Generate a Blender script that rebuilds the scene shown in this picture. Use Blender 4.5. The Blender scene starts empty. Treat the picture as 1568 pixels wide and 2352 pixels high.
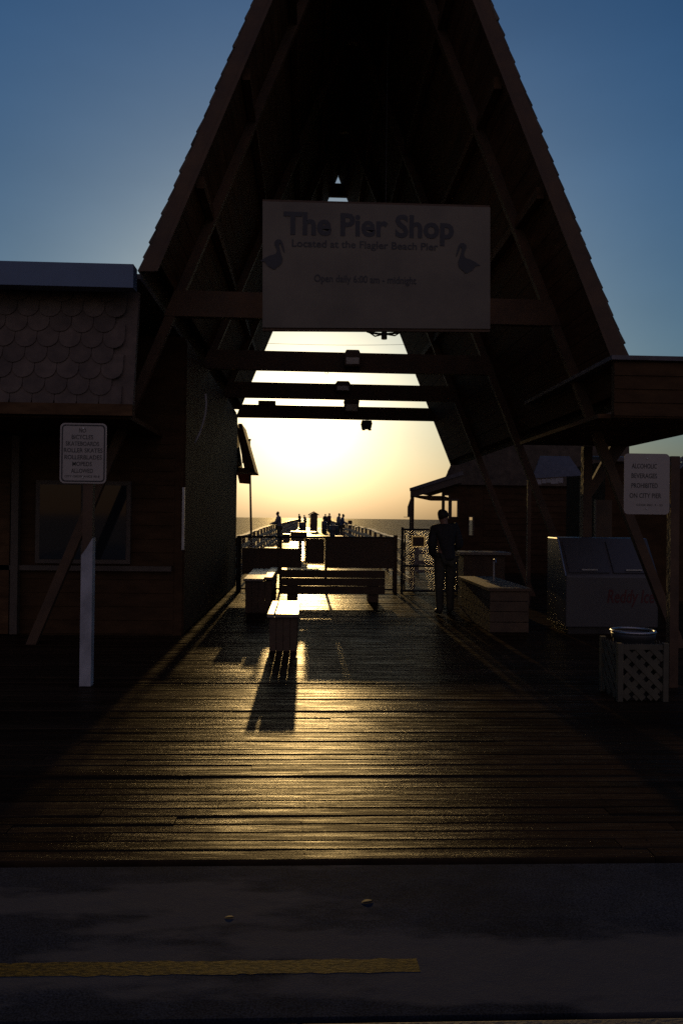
import bpy, math, random
from mathutils import Vector, Matrix
random.seed(11)
rad = math.radians
sc = bpy.context.scene
col = sc.collection

# ------------------------------------------------------------------ camera
EYE = Vector((0, 0, 1.68))
YAW, PIT, ROLL = rad(2.47), math.atan(13 / 1830), 0.012
R0 = Vector((math.cos(YAW), -math.sin(YAW), 0))
F0 = Vector((math.sin(YAW) * math.cos(PIT), math.cos(YAW) * math.cos(PIT), math.sin(PIT)))
U0 = R0.cross(F0)
RR = R0 * math.cos(ROLL) + U0 * math.sin(ROLL)
UU = U0 * math.cos(ROLL) - R0 * math.sin(ROLL)
cam = bpy.data.cameras.new('camera')
cam.sensor_fit = 'VERTICAL'; cam.sensor_height = 36.0; cam.lens = 28.0
cam.clip_start = 0.05; cam.clip_end = 60000
co = bpy.data.objects.new('camera', cam); col.objects.link(co)
co.matrix_world = Matrix(((RR.x, UU.x, -F0.x, EYE.x), (RR.y, UU.y, -F0.y, EYE.y), (RR.z, UU.z, -F0.z, EYE.z), (0, 0, 0, 1)))
sc.camera = co

def at(px, py, Y):
    """point of the world plane y = Y seen at photo position px, py (photo 1568 x 2352)"""
    d = F0 + RR * ((px - 784) / 1830) + UU * (-(py - 1176) / 1830)
    return EYE + d * (Y / d.y)

# ------------------------------------------------------------------ sky, sun, exposure
SUN_EL, SUN_AZ = rad(7.1), rad(-0.25)
w = bpy.data.worlds.new('World'); sc.world = w; w.use_nodes = True
nt = w.node_tree
sky = nt.nodes.new('ShaderNodeTexSky'); sky.sky_type = 'NISHITA'
sky.sun_disc = False; sky.sun_elevation = SUN_EL; sky.sun_rotation = SUN_AZ
sky.air_density = 1.5; sky.dust_density = 2.6; sky.ozone_density = 8.6; sky.altitude = 0
bg = nt.nodes['Background']; bg.inputs['Strength'].default_value = 0.10
sd = bpy.data.lights.new('sun', 'SUN'); sd.energy = 2.0; sd.angle = rad(0.53); sd.color = (1.0, 0.64, 0.23)
so = bpy.data.objects.new('sun', sd); col.objects.link(so)
sdir = Vector((math.sin(SUN_AZ) * math.cos(SUN_EL), math.cos(SUN_AZ) * math.cos(SUN_EL), math.sin(SUN_EL)))
so.rotation_euler = sdir.to_track_quat('Z', 'Y').to_euler(); so.location = (0, 60, 30)
# bright aureole of the sea air round the sun, part of the sky itself
_n = nt.nodes; _l = nt.links
_tc = _n.new('ShaderNodeTexCoord'); _dt = _n.new('ShaderNodeVectorMath'); _dt.operation = 'DOT_PRODUCT'
_l.new(_tc.outputs['Generated'], _dt.inputs[0]); _dt.inputs[1].default_value = sdir
_ac = _n.new('ShaderNodeMath'); _ac.operation = 'ARCCOSINE'; _ac.use_clamp = False; _l.new(_dt.outputs['Value'], _ac.inputs[0])
last = sky.outputs[0]
for sig, amp, cl in ((3.0, 42.0, (1, .92, .80)), (8.5, 4.2, (1, .76, .40))):
    a_ = _n.new('ShaderNodeMath'); a_.operation = 'MULTIPLY'; a_.inputs[1].default_value = -1 / rad(sig); _l.new(_ac.outputs[0], a_.inputs[0])
    e_ = _n.new('ShaderNodeMath'); e_.operation = 'EXPONENT'; _l.new(a_.outputs[0], e_.inputs[0])
    v_ = _n.new('ShaderNodeVectorMath'); v_.operation = 'SCALE'; v_.inputs[0].default_value = [c * amp for c in cl]; _l.new(e_.outputs[0], v_.inputs['Scale'])
    s_ = _n.new('ShaderNodeVectorMath'); s_.operation = 'ADD'; _l.new(last, s_.inputs[0]); _l.new(v_.outputs[0], s_.inputs[1]); last = s_.outputs[0]
# thick sea air near the sun takes out blue; whole sky slightly teal
_w1 = _n.new('ShaderNodeMath'); _w1.operation = 'MULTIPLY'; _w1.inputs[1].default_value = -1 / rad(17); _l.new(_ac.outputs[0], _w1.inputs[0])
_w2 = _n.new('ShaderNodeMath'); _w2.operation = 'EXPONENT'; _l.new(_w1.outputs[0], _w2.inputs[0])
_w3 = _n.new('ShaderNodeVectorMath'); _w3.operation = 'SCALE'; _w3.inputs[0].default_value = (.06, -.17, -.38); _l.new(_w2.outputs[0], _w3.inputs['Scale'])
_w4 = _n.new('ShaderNodeVectorMath'); _w4.operation = 'ADD'; _w4.inputs[0].default_value = (.93, 1.0, .93); _l.new(_w3.outputs[0], _w4.inputs[1])
_w5 = _n.new('ShaderNodeVectorMath'); _w5.operation = 'MULTIPLY'; _l.new(last, _w5.inputs[0]); _l.new(_w4.outputs[0], _w5.inputs[1]); last = _w5.outputs[0]
# uneven thin haze: brightness of the clear sky varies softly
_hz = _n.new('ShaderNodeTexNoise'); _hz.inputs['Scale'].default_value = 2.2; _hz.inputs['Detail'].default_value = 5
_hm = _n.new('ShaderNodeMapping'); _hm.inputs['Scale'].default_value = (1, 1, 2.5); _l.new(_tc.outputs['Generated'], _hm.inputs[0]); _l.new(_hm.outputs[0], _hz.inputs['Vector'])
_hr = _n.new('ShaderNodeMapRange'); _hr.inputs[1].default_value = .3; _hr.inputs[2].default_value = .75; _hr.inputs[3].default_value = .93; _hr.inputs[4].default_value = 1.13; _l.new(_hz.outputs['Fac'], _hr.inputs[0])
_hs = _n.new('ShaderNodeVectorMath'); _hs.operation = 'SCALE'; _l.new(last, _hs.inputs[0]); _l.new(_hr.outputs[0], _hs.inputs['Scale']); last = _hs.outputs[0]
# warm band added to the unseen sky opposite the sun, fills front faces
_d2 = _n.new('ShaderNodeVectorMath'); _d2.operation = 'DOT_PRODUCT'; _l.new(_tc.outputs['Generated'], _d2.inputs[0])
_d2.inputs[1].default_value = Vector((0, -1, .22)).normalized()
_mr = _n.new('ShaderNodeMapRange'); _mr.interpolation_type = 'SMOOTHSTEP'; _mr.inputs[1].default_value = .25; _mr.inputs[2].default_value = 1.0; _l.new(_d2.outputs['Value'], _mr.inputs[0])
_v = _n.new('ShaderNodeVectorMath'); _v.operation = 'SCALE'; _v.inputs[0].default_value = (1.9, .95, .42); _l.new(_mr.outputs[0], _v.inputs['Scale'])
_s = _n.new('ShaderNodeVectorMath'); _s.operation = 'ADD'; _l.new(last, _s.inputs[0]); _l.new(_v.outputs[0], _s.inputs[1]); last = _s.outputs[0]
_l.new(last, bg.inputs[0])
sc.view_settings.view_transform = 'Standard'; sc.view_settings.look = 'None'
sc.view_settings.exposure = -0.18; sc.view_settings.gamma = 1.0
sc.cycles.use_denoising = False
sc.cycles.max_bounces = 8
sc.cycles.caustics_reflective = False; sc.cycles.caustics_refractive = False; sc.cycles.sample_clamp_indirect = 1.5; sc.cycles.blur_glossy = 1.0

# ------------------------------------------------------------------ materials
def mk(name, base, rough=0.6, metal=0.0, var=0.35, scale=4.0, stretch=(1, 1, 1), bump=0.0, bscale=None, spec=0.5, sheen=None, detail=6, trans=0.0, tone=False):
    m = bpy.data.materials.new(name); m.use_nodes = True
    n = m.node_tree.nodes; l = m.node_tree.links; p = n['Principled BSDF']
    tc = n.new('ShaderNodeTexCoord'); mp = n.new('ShaderNodeMapping'); mp.inputs['Scale'].default_value = stretch
    l.new(tc.outputs['Object'], mp.inputs['Vector'])
    nz = n.new('ShaderNodeTexNoise'); nz.inputs['Scale'].default_value = scale; nz.inputs['Detail'].default_value = detail
    nz.inputs['Roughness'].default_value = 0.62
    l.new(mp.outputs[0], nz.inputs['Vector'])
    cr = n.new('ShaderNodeValToRGB')
    lo = [max(0, c * (1 - var)) for c in base]; hi = [min(1, c * (1 + var)) for c in base]
    cr.color_ramp.elements[0].position = 0.3; cr.color_ramp.elements[1].position = 0.72
    cr.color_ramp.elements[0].color = (*lo, 1); cr.color_ramp.elements[1].color = (*hi, 1)
    l.new(nz.outputs['Fac'], cr.inputs[0])
    out = cr.outputs[0]
    if tone:
        at_ = n.new('ShaderNodeAttribute'); at_.attribute_name = 'tone'
        mx = n.new('ShaderNodeMix'); mx.data_type = 'RGBA'; mx.blend_type = 'MULTIPLY'; mx.inputs[0].default_value = 1
        l.new(cr.outputs[0], mx.inputs[6]); l.new(at_.outputs['Color'], mx.inputs[7]); out = mx.outputs[2]
    l.new(out, p.inputs['Base Color'])
    mr = n.new('ShaderNodeMapRange'); mr.inputs[3].default_value = max(0.03, rough - 0.12); mr.inputs[4].default_value = min(1, rough + 0.12)
    l.new(nz.outputs['Fac'], mr.inputs[0]); l.new(mr.outputs[0], p.inputs['Roughness'])
    p.inputs['Metallic'].default_value = metal
    p.inputs['Specular IOR Level'].default_value = spec
    if trans: p.inputs['Transmission Weight'].default_value = trans
    if bump:
        n2 = n.new('ShaderNodeTexNoise'); n2.inputs['Scale'].default_value = bscale or scale * 4; n2.inputs['Detail'].default_value = 5
        l.new(mp.outputs[0], n2.inputs['Vector'])
        b = n.new('ShaderNodeBump'); b.inputs['Strength'].default_value = 1.0; b.inputs['Distance'].default_value = bump
        l.new(n2.outputs['Fac'], b.inputs['Height']); l.new(b.outputs[0], p.inputs['Normal'])
    return m

def deck_mat():
    m = bpy.data.materials.new('weathered_deck_wood'); m.use_nodes = True
    n = m.node_tree.nodes; l = m.node_tree.links; p = n['Principled BSDF']
    tc = n.new('ShaderNodeTexCoord')
    def noise(sc_, st, det, ro=.6):
        mp = n.new('ShaderNodeMapping'); mp.inputs['Scale'].default_value = st; l.new(tc.outputs['Object'], mp.inputs[0])
        a = n.new('ShaderNodeTexNoise'); a.inputs['Scale'].default_value = sc_; a.inputs['Detail'].default_value = det; a.inputs['Roughness'].default_value = ro
        l.new(mp.outputs[0], a.inputs['Vector']); return a.outputs['Fac']
    grain = noise(3.0, (.9, 26, 1), 8, .75); fine = noise(14.0, (1.6, 14, 1), 5, .75); patch = noise(1.1, (1, 1.6, 1), 5)
    cr = n.new('ShaderNodeValToRGB'); cr.color_ramp.elements[0].position = .3; cr.color_ramp.elements[1].position = .75
    cr.color_ramp.elements[0].color = (.014, .009, .006, 1); cr.color_ramp.elements[1].color = (.062, .039, .021, 1); l.new(grain, cr.inputs[0])
    at_ = n.new('ShaderNodeAttribute'); at_.attribute_name = 'tone'
    mx = n.new('ShaderNodeMix'); mx.data_type = 'RGBA'; mx.blend_type = 'MULTIPLY'; mx.inputs[0].default_value = 1
    l.new(cr.outputs[0], mx.inputs[6]); l.new(at_.outputs['Color'], mx.inputs[7]); l.new(mx.outputs[2], p.inputs['Base Color'])
    ad = n.new('ShaderNodeMath'); ad.operation = 'MULTIPLY_ADD'; ad.inputs[1].default_value = .6; l.new(patch, ad.inputs[0])
    m2 = n.new('ShaderNodeMath'); m2.operation = 'MULTIPLY'; m2.inputs[1].default_value = .4; l.new(grain, m2.inputs[0]); l.new(m2.outputs[0], ad.inputs[2])
    mr = n.new('ShaderNodeMapRange'); mr.inputs[1].default_value = .36; mr.inputs[2].default_value = .64; mr.inputs[3].default_value = .22; mr.inputs[4].default_value = .42
    l.new(ad.outputs[0], mr.inputs[0]); l.new(mr.outputs[0], p.inputs['Roughness'])
    sp_ = n.new('ShaderNodeMapRange'); sp_.inputs[1].default_value = .5; sp_.inputs[2].default_value = .64; sp_.inputs[3].default_value = .002; sp_.inputs[4].default_value = .016
    l.new(noise(1.0, (1.7, 24, 1), 4, .65), sp_.inputs[0]); l.new(sp_.outputs[0], p.inputs['Specular IOR Level'])
    b1 = n.new('ShaderNodeBump'); b1.inputs['Distance'].default_value = .0022; l.new(grain, b1.inputs['Height'])
    b2 = n.new('ShaderNodeBump'); b2.inputs['Distance'].default_value = .0014; l.new(fine, b2.inputs['Height']); l.new(b1.outputs[0], b2.inputs['Normal'])
    l.new(b2.outputs[0], p.inputs['Normal'])
    return m

M = {}
M['deck'] = deck_mat()
M['beam'] = mk('old_timber', (0.10, 0.056, 0.027), 0.7, var=0.4, scale=3, stretch=(1, 1, 1), bump=0.004)
M['board'] = mk('dark_stained_board', (0.11, 0.06, 0.028), 0.85, var=0.45, scale=3, stretch=(1, 0.4, 3), bump=0.0005, spec=.1)
M['shake'] = mk('cedar_shake', (0.10, 0.078, 0.055), 0.85, var=0.45, scale=5, bump=0.006, tone=True)
M['scale'] = mk('scalloped_shingle', (0.13, 0.095, 0.07), 0.8, var=0.35, scale=6, bump=0.004, tone=True)
M['wall'] = mk('dark_painted_siding', (0.075, 0.042, 0.02), 0.75, var=0.35, scale=2.5, stretch=(1, 1, 3), bump=0.0006, spec=.06)
M['trim'] = mk('faded_trim_paint', (0.10, 0.075, 0.052), 0.6, var=0.3, scale=5)
M['white'] = mk('weathered_white_paint', (0.42, 0.42, 0.43), 0.6, var=0.3, scale=4)
M['coping'] = mk('metal_coping', (0.11, 0.16, 0.24), 0.45, var=0.15, scale=2, metal=0.2)
M['steel'] = mk('galvanised_steel', (0.45, 0.45, 0.45), 0.4, metal=0.85, var=0.2, scale=8)
M['dark_metal'] = mk('dark_metal', (0.06, 0.055, 0.05), 0.5, metal=0.6, var=0.3, scale=8)
M['sign_white'] = mk('reflective_sign_white', (0.42, 0.37, 0.31), 0.5, var=0.08, scale=3)
M['sign_ink'] = mk('sign_ink', (0.03, 0.03, 0.03), 0.5, var=0.1)
M['banner'] = mk('vinyl_banner', (0.17, 0.14, 0.095), 0.6, var=0.3, scale=1.3)
M['panel'] = mk('dark_back_of_sign', (0.11, 0.068, 0.038), 0.6, var=0.25, scale=3)
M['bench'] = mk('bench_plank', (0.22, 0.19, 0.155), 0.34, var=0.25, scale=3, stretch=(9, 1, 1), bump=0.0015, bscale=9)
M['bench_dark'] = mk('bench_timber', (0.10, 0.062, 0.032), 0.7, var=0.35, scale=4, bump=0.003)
M['rail'] = mk('grey_rail_timber', (0.24, 0.2, 0.16), 0.5, var=0.35, scale=4, stretch=(4, 1, 4), bump=0.003)
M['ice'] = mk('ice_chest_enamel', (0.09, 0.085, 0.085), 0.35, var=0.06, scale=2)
M['red_ink'] = mk('dark_red_lettering', (0.10, 0.02, 0.02), 0.5, var=0.1)
M['lattice'] = mk('painted_lattice', (0.10, 0.088, 0.055), 0.65, var=0.25, scale=6)
M['drum'] = mk('oil_drum', (0.05, 0.05, 0.05), 0.5, var=0.3, scale=5)
M['leaf'] = mk('dry_leaf', (0.022, 0.015, 0.008), 0.9, var=0.3, scale=20)
M['cable'] = mk('rubber_cable', (0.05, 0.05, 0.05), 0.3, var=0.2)
M['roofing'] = mk('grey_roofing', (0.13, 0.12, 0.12), 0.85, var=0.3, scale=6, bump=0.005)
M['concrete'] = mk('kerb_concrete', (0.05, 0.05, 0.052), 0.8, var=0.2, scale=8, bump=0.003, bscale=60)
M['sand'] = mk('beach_sand', (0.36, 0.3, 0.22), 0.9, var=0.2, scale=1, bump=0.02, bscale=6)
M['skin'] = mk('skin', (0.35, 0.2, 0.14), 0.5, var=0.1)
M['hair'] = mk('hair', (0.03, 0.02, 0.015), 0.6, var=0.3, scale=30, stretch=(1, 1, .2), bump=.003)
M['jacket'] = mk('dark_jacket_cloth', (0.035, 0.033, 0.035), 0.85, var=0.3, scale=12, bump=0.004)
M['trousers'] = mk('olive_trouser_cloth', (0.07, 0.065, 0.045), 0.85, var=0.25, scale=12, bump=0.003)
M['shoe'] = mk('shoe_leather', (0.03, 0.025, 0.02), 0.6, var=0.2)
M['shirt_red'] = mk('faded_red_cloth', (0.16, 0.06, 0.045), 0.85, var=0.2, scale=12)
M['shirt_grey'] = mk('grey_cloth', (0.16, 0.16, 0.17), 0.85, var=0.2, scale=12)
M['shirt_blue'] = mk('blue_cloth', (0.06, 0.09, 0.15), 0.85, var=0.2, scale=12)
M['rug'] = M['bench_dark']
M['globe'] = mk('frosted_lamp_glass', (0.7, 0.66, 0.56), 0.35, var=0.06)

def glassy(name, base, rough):
    m = bpy.data.materials.new(name); m.use_nodes = True
    n = m.node_tree.nodes; l = m.node_tree.links; p = n['Principled BSDF']
    p.inputs['Base Color'].default_value = (*base, 1); p.inputs['Roughness'].default_value = rough
    return m
M['glass'] = glassy('window_glass', (0.02, 0.022, 0.025), 0.05)

def translucent(name, base):
    m = bpy.data.materials.new(name); m.use_nodes = True
    n = m.node_tree.nodes; l = m.node_tree.links; p = n['Principled BSDF']
    p.inputs['Base Color'].default_value = (*base, 1); p.inputs['Roughness'].default_value = 0.4
    tr = n.new('ShaderNodeBsdfTranslucent'); tr.inputs['Color'].default_value = (*base, 1)
    nz = n.new('ShaderNodeTexNoise'); nz.inputs['Scale'].default_value = 40
    mr = n.new('ShaderNodeMapRange'); mr.inputs[3].default_value = .5; mr.inputs[4].default_value = .9
    mx = n.new('ShaderNodeMixShader'); l.new(nz.outputs['Fac'], mr.inputs[0]); l.new(mr.outputs[0], mx.inputs[0])
    l.new(p.outputs[0], mx.inputs[1]); l.new(tr.outputs[0], mx.inputs[2])
    l.new(mx.outputs[0], n['Material Output'].inputs[0])
    return m
M['plastic'] = translucent('clear_plastic_edge', (0.85, 0.8, 0.65))

# asphalt: grey aggregate with darker damp patches and sand drifted against the deck
def asphalt():
    m = bpy.data.materials.new('asphalt'); m.use_nodes = True
    n = m.node_tree.nodes; l = m.node_tree.links; p = n['Principled BSDF']
    tc = n.new('ShaderNodeTexCoord')
    fine = n.new('ShaderNodeTexNoise'); fine.inputs['Scale'].default_value = 130; fine.inputs['Detail'].default_value = 3
    big = n.new('ShaderNodeTexNoise'); big.inputs['Scale'].default_value = 0.9; big.inputs['Detail'].default_value = 5
    mid = n.new('ShaderNodeTexNoise'); mid.inputs['Scale'].default_value = 6; mid.inputs['Detail'].default_value = 6
    for x in (fine, big, mid): l.new(tc.outputs['Object'], x.inputs['Vector'])
    c1 = n.new('ShaderNodeValToRGB'); c1.color_ramp.elements[0].position = .32; c1.color_ramp.elements[1].position = .75
    c1.color_ramp.elements[0].color = (.010, .013, .020, 1); c1.color_ramp.elements[1].color = (.052, .062, .085, 1)
    l.new(fine.outputs['Fac'], c1.inputs[0])
    c2 = n.new('ShaderNodeValToRGB'); c2.color_ramp.elements[0].position = .38; c2.color_ramp.elements[1].position = .62
    c2.color_ramp.elements[0].color = (.6, .6, .6, 1); c2.color_ramp.elements[1].color = (1.25, 1.22, 1.18, 1)
    ad = n.new('ShaderNodeMath'); ad.operation = 'MULTIPLY_ADD'; ad.inputs[1].default_value = .35; 
    l.new(mid.outputs['Fac'], ad.inputs[0]); 
    sb = n.new('ShaderNodeMath'); sb.operation = 'MULTIPLY_ADD'; sb.inputs[1].default_value = .65
    l.new(big.outputs['Fac'], sb.inputs[0]); l.new(ad.outputs[0], sb.inputs[2]); ad.inputs[2].default_value = 0
    l.new(sb.outputs[0], c2.inputs[0])
    mx = n.new('ShaderNodeMix'); mx.data_type = 'RGBA'; mx.blend_type = 'MULTIPLY'; mx.inputs[0].default_value = 1
    l.new(c1.outputs[0], mx.inputs[6]); l.new(c2.outputs[0], mx.inputs[7])
    dr_ = n.new('ShaderNodeTexNoise'); dr_.inputs['Scale'].default_value = .8; dr_.inputs['Detail'].default_value = 8; dr_.inputs['Roughness'].default_value = .55
    mpd = n.new('ShaderNodeMapping'); mpd.inputs['Scale'].default_value = (.6, 1.8, 1); mpd.inputs['Location'].default_value = (3.1, .4, 0)
    l.new(tc.outputs['Object'], mpd.inputs[0]); l.new(mpd.outputs[0], dr_.inputs['Vector'])
    dm = n.new('ShaderNodeMapRange'); dm.inputs[1].default_value = .52; dm.inputs[2].default_value = .56; dm.inputs[4].default_value = .75; l.new(dr_.outputs['Fac'], dm.inputs[0])
    sx = n.new('ShaderNodeMix'); sx.data_type = 'RGBA'; l.new(dm.outputs[0], sx.inputs[0]); l.new(mx.outputs[2], sx.inputs[6]); sx.inputs[7].default_value = (.09, .088, .09, 1)
    l.new(sx.outputs[2], p.inputs['Base Color'])
    p.inputs['Roughness'].default_value = .8; p.inputs['Specular IOR Level'].default_value = .004
    b = n.new('ShaderNodeBump'); b.inputs['Distance'].default_value = .0007; b.inputs['Strength'].default_value = 1
    l.new(fine.outputs['Fac'], b.inputs['Height'])
    b2 = n.new('ShaderNodeBump'); b2.inputs['Distance'].default_value = .006; b2.inputs['Strength'].default_value = .5
    l.new(mid.outputs['Fac'], b2.inputs['Height']); l.new(b.outputs[0], b2.inputs['Normal']); l.new(b2.outputs[0], p.inputs['Normal'])
    return m
M['asphalt'] = asphalt()

def worn_paint(name, colr, keep=.45):
    m = bpy.data.materials.new(name); m.use_nodes = True
    n = m.node_tree.nodes; l = m.node_tree.links; p = n['Principled BSDF']
    tc = n.new('ShaderNodeTexCoord'); mp = n.new('ShaderNodeMapping'); mp.inputs['Scale'].default_value = (1, 2.2, 1)
    l.new(tc.outputs['Object'], mp.inputs[0])
    a = n.new('ShaderNodeTexNoise'); a.inputs['Scale'].default_value = 38; a.inputs['Detail'].default_value = 5; a.inputs['Roughness'].default_value = .7
    l.new(mp.outputs[0], a.inputs['Vector'])
    c = n.new('ShaderNodeValToRGB'); c.color_ramp.elements[0].position = keep; c.color_ramp.elements[1].position = keep + .12
    c.color_ramp.elements[0].color = (.012, .011, .009, 1); c.color_ramp.elements[1].color = (*colr, 1)
    l.new(a.outputs['Fac'], c.inputs[0]); l.new(c.outputs[0], p.inputs['Base Color'])
    p.inputs['Roughness'].default_value = .7; p.inputs['Specular IOR Level'].default_value = .03
    b = n.new('ShaderNodeBump'); b.inputs['Distance'].default_value = .002; l.new(a.outputs['Fac'], b.inputs['Height']); l.new(b.outputs[0], p.inputs['Normal'])
    return m
M['yellow'] = worn_paint('worn_yellow_paint', (.12, .078, .013))

def sea_mat():
    m = bpy.data.materials.new('sea_water'); m.use_nodes = True
    n = m.node_tree.nodes; l = m.node_tree.links; p = n['Principled BSDF']
    tc = n.new('ShaderNodeTexCoord'); mp = n.new('ShaderNodeMapping'); mp.inputs['Scale'].default_value = (.35, 1, 1)
    l.new(tc.outputs['Object'], mp.inputs[0])
    a = n.new('ShaderNodeTexNoise'); a.inputs['Scale'].default_value = .12; a.inputs['Detail'].default_value = 8; a.inputs['Roughness'].default_value = .6
    l.new(mp.outputs[0], a.inputs['Vector'])
    foam = n.new('ShaderNodeTexNoise'); foam.inputs['Scale'].default_value = .05; foam.inputs['Detail'].default_value = 8
    l.new(mp.outputs[0], foam.inputs['Vector'])
    c = n.new('ShaderNodeValToRGB'); c.color_ramp.elements[0].position = .62; c.color_ramp.elements[1].position = .72
    c.color_ramp.elements[0].color = (.02, .026, .028, 1); c.color_ramp.elements[1].color = (.3, .31, .32, 1)
    l.new(foam.outputs['Fac'], c.inputs[0]); l.new(c.outputs[0], p.inputs['Base Color'])
    p.inputs['Roughness'].default_value = .55; p.inputs['IOR'].default_value = 1.33; p.inputs['Specular IOR Level'].default_value = .022
    b = n.new('ShaderNodeBump'); b.inputs['Distance'].default_value = 2.2; b.inputs['Strength'].default_value = 1
    l.new(a.outputs['Fac'], b.inputs['Height']); l.new(b.outputs[0], p.inputs['Normal'])
    return m
M['sea'] = sea_mat()

# ------------------------------------------------------------------ mesh helpers
class MB:
    def __init__(s): s.v = []; s.f = []; s.t = []; s.tone = 1.0
    def add(s, vs, fs):
        o = len(s.v); s.v += [tuple(v) for v in vs]
        for f in fs: s.f.append([i + o for i in f]); s.t.append(s.tone)
        return s
    BF = [(0, 3, 2, 1), (4, 5, 6, 7), (0, 1, 5, 4), (1, 2, 6, 5), (2, 3, 7, 6), (3, 0, 4, 7)]
    def box(s, x0, x1, y0, y1, z0, z1):
        return s.add([(x0, y0, z0), (x1, y0, z0), (x1, y1, z0), (x0, y1, z0), (x0, y0, z1), (x1, y0, z1), (x1, y1, z1), (x0, y1, z1)], s.BF)
    def beam(s, p, q, w, h, up=(0, 0, 1)):
        p = Vector(p); q = Vector(q); d = (q - p).normalized(); u = Vector(up)
        if abs(d.dot(u)) > .98: u = Vector((0, 1, 0))
        a = d.cross(u).normalized(); b = a.cross(d).normalized()
        a *= w / 2; b *= h / 2
        vs = [p - a - b, p + a - b, p + a + b, p - a + b, q - a - b, q + a - b, q + a + b, q - a + b]
        return s.add(vs, [(0, 1, 2, 3), (7, 6, 5, 4), (0, 4, 5, 1), (1, 5, 6, 2), (2, 6, 7, 3), (3, 7, 4, 0)])
    def prism(s, pts, d):
        """extrude polygon (list of 3d points) by vector d"""
        n = len(pts); d = Vector(d); a = [Vector(p) for p in pts]; vs = a + [p + d for p in a]
        fs = [list(range(n))[::-1], list(range(n, 2 * n))] + [(i, (i + 1) % n, n + (i + 1) % n, n + i) for i in range(n)]
        return s.add(vs, fs)
    def tube(s, pts, r, n=8, cap=True):
        pts = [Vector(p) for p in pts]; vs = []; fs = []
        for i, p in enumerate(pts):
            d = (pts[min(i + 1, len(pts) - 1)] - pts[max(i - 1, 0)]).normalized()
            u = Vector((0, 0, 1)) if abs(d.z) < .95 else Vector((0, 1, 0))
            a = d.cross(u).normalized(); b = a.cross(d)
            rr = r[i] if isinstance(r, (list, tuple)) else r
            for k in range(n):
                t = 2 * math.pi * k / n; vs.append(p + a * math.cos(t) * rr + b * math.sin(t) * rr)
        for i in range(len(pts) - 1):
            for k in range(n):
                fs.append((i * n + k, i * n + (k + 1) % n, (i + 1) * n + (k + 1) % n, (i + 1) * n + k))
        if cap: fs += [list(range(n))[::-1], [(len(pts) - 1) * n + k for k in range(n)]]
        return s.add(vs, fs)
    def lathe(s, c, prof, n=24):
        c = Vector(c); vs = []; fs = []
        for r, z in prof:
            for k in range(n):
                t = 2 * math.pi * k / n; vs.append(c + Vector((r * math.cos(t), r * math.sin(t), z)))
        for i in range(len(prof) - 1):
            for k in range(n):
                fs.append((i * n + k, i * n + (k + 1) % n, (i + 1) * n + (k + 1) % n, (i + 1) * n + k))
        return s.add(vs, fs)
    def build(s, name, mat, parent=None, bevel=0, smooth=False, wm=None):
        me = bpy.data.meshes.new(name); me.from_pydata(s.v, [], s.f); me.update()
        if any(t != 1.0 for t in s.t):
            ca = me.attributes.new('tone', 'FLOAT_COLOR', 'FACE')
            ca.data.foreach_set('color', [x for t in s.t for x in (t, t, t, 1)])
        else:
            ca = me.attributes.new('tone', 'FLOAT_COLOR', 'FACE')
            ca.data.foreach_set('color', [1.0] * (4 * len(s.f)))
        if smooth:
            me.polygons.foreach_set('use_smooth', [True] * len(me.polygons))
        me.materials.append(M[mat])
        o = bpy.data.objects.new(name, me); col.objects.link(o)
        if parent is not None:
            o.parent = parent; o.matrix_parent_inverse = parent.matrix_world.inverted()
        if bevel:
            b = o.modifiers.new('bevel', 'BEVEL'); b.width = bevel; b.segments = 2; b.limit_method = 'ANGLE'
        return o

def tag(o, label=None, cat=None, group=None, kind=None):
    if label: o['label'] = label
    if cat: o['category'] = cat
    if group: o['group'] = group
    if kind: o['kind'] = kind
    return o
def thing(name, label, cat, loc=(0, 0, 0), group=None):
    o = bpy.data.objects.new(name, None); col.objects.link(o)
    o.location = loc; o.matrix_world = Matrix.Translation(loc); o.empty_display_size = .2
    return tag(o, label, cat, group)
def copy_tree(o, parent=None):
    c = o.copy(); col.objects.link(c)
    if parent is not None: c.parent = parent
    for ch in list(o.children): copy_tree(ch, c)
    return c

def lettering(name, lines, parent, mat, y, heavy=0.0, shear=0.0):
    """lines: (text, x centre, z baseline, height, width or None); one mesh facing -Y"""
    for text, cx, z, h, wd in lines:
        mb = MB()
        cu = bpy.data.curves.new('lettering', 'FONT'); cu.body = text; cu.size = 1; cu.extrude = 0; cu.offset = heavy; cu.shear = shear
        cu.resolution_u = 3
        ob = bpy.data.objects.new('lettering', cu); col.objects.link(ob)
        bpy.context.view_layer.update()
        me = ob.evaluated_get(bpy.context.evaluated_depsgraph_get()).to_mesh()
        vs = [v.co.copy() for v in me.vertices]; fs = [list(p.vertices) for p in me.polygons]
        x0 = min(v.x for v in vs); x1 = max(v.x for v in vs)
        sz = h / .72; sx = sz if wd is None else wd / (x1 - x0)
        mb.add([(cx + (v.x - (x0 + x1) / 2) * sx, y, z + v.y * sz) for v in vs], fs)
        ob.to_mesh_clear(); bpy.data.objects.remove(ob); bpy.data.curves.remove(cu)
        mb.build(name, mat, parent)

def rounded(cx, cz, w_, h_, r, y, seg=6):
    pts = []
    for sx, sz, a0 in ((1, -1, -90), (1, 1, 0), (-1, 1, 90), (-1, -1, 180)):
        for k in range(seg + 1):
            a = rad(a0 + 90 * k / seg)
            pts.append((cx + sx * (w_ / 2 - r) + r * math.cos(a), y, cz + sz * (h_ / 2 - r) + r * math.sin(a)))
    return pts

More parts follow.
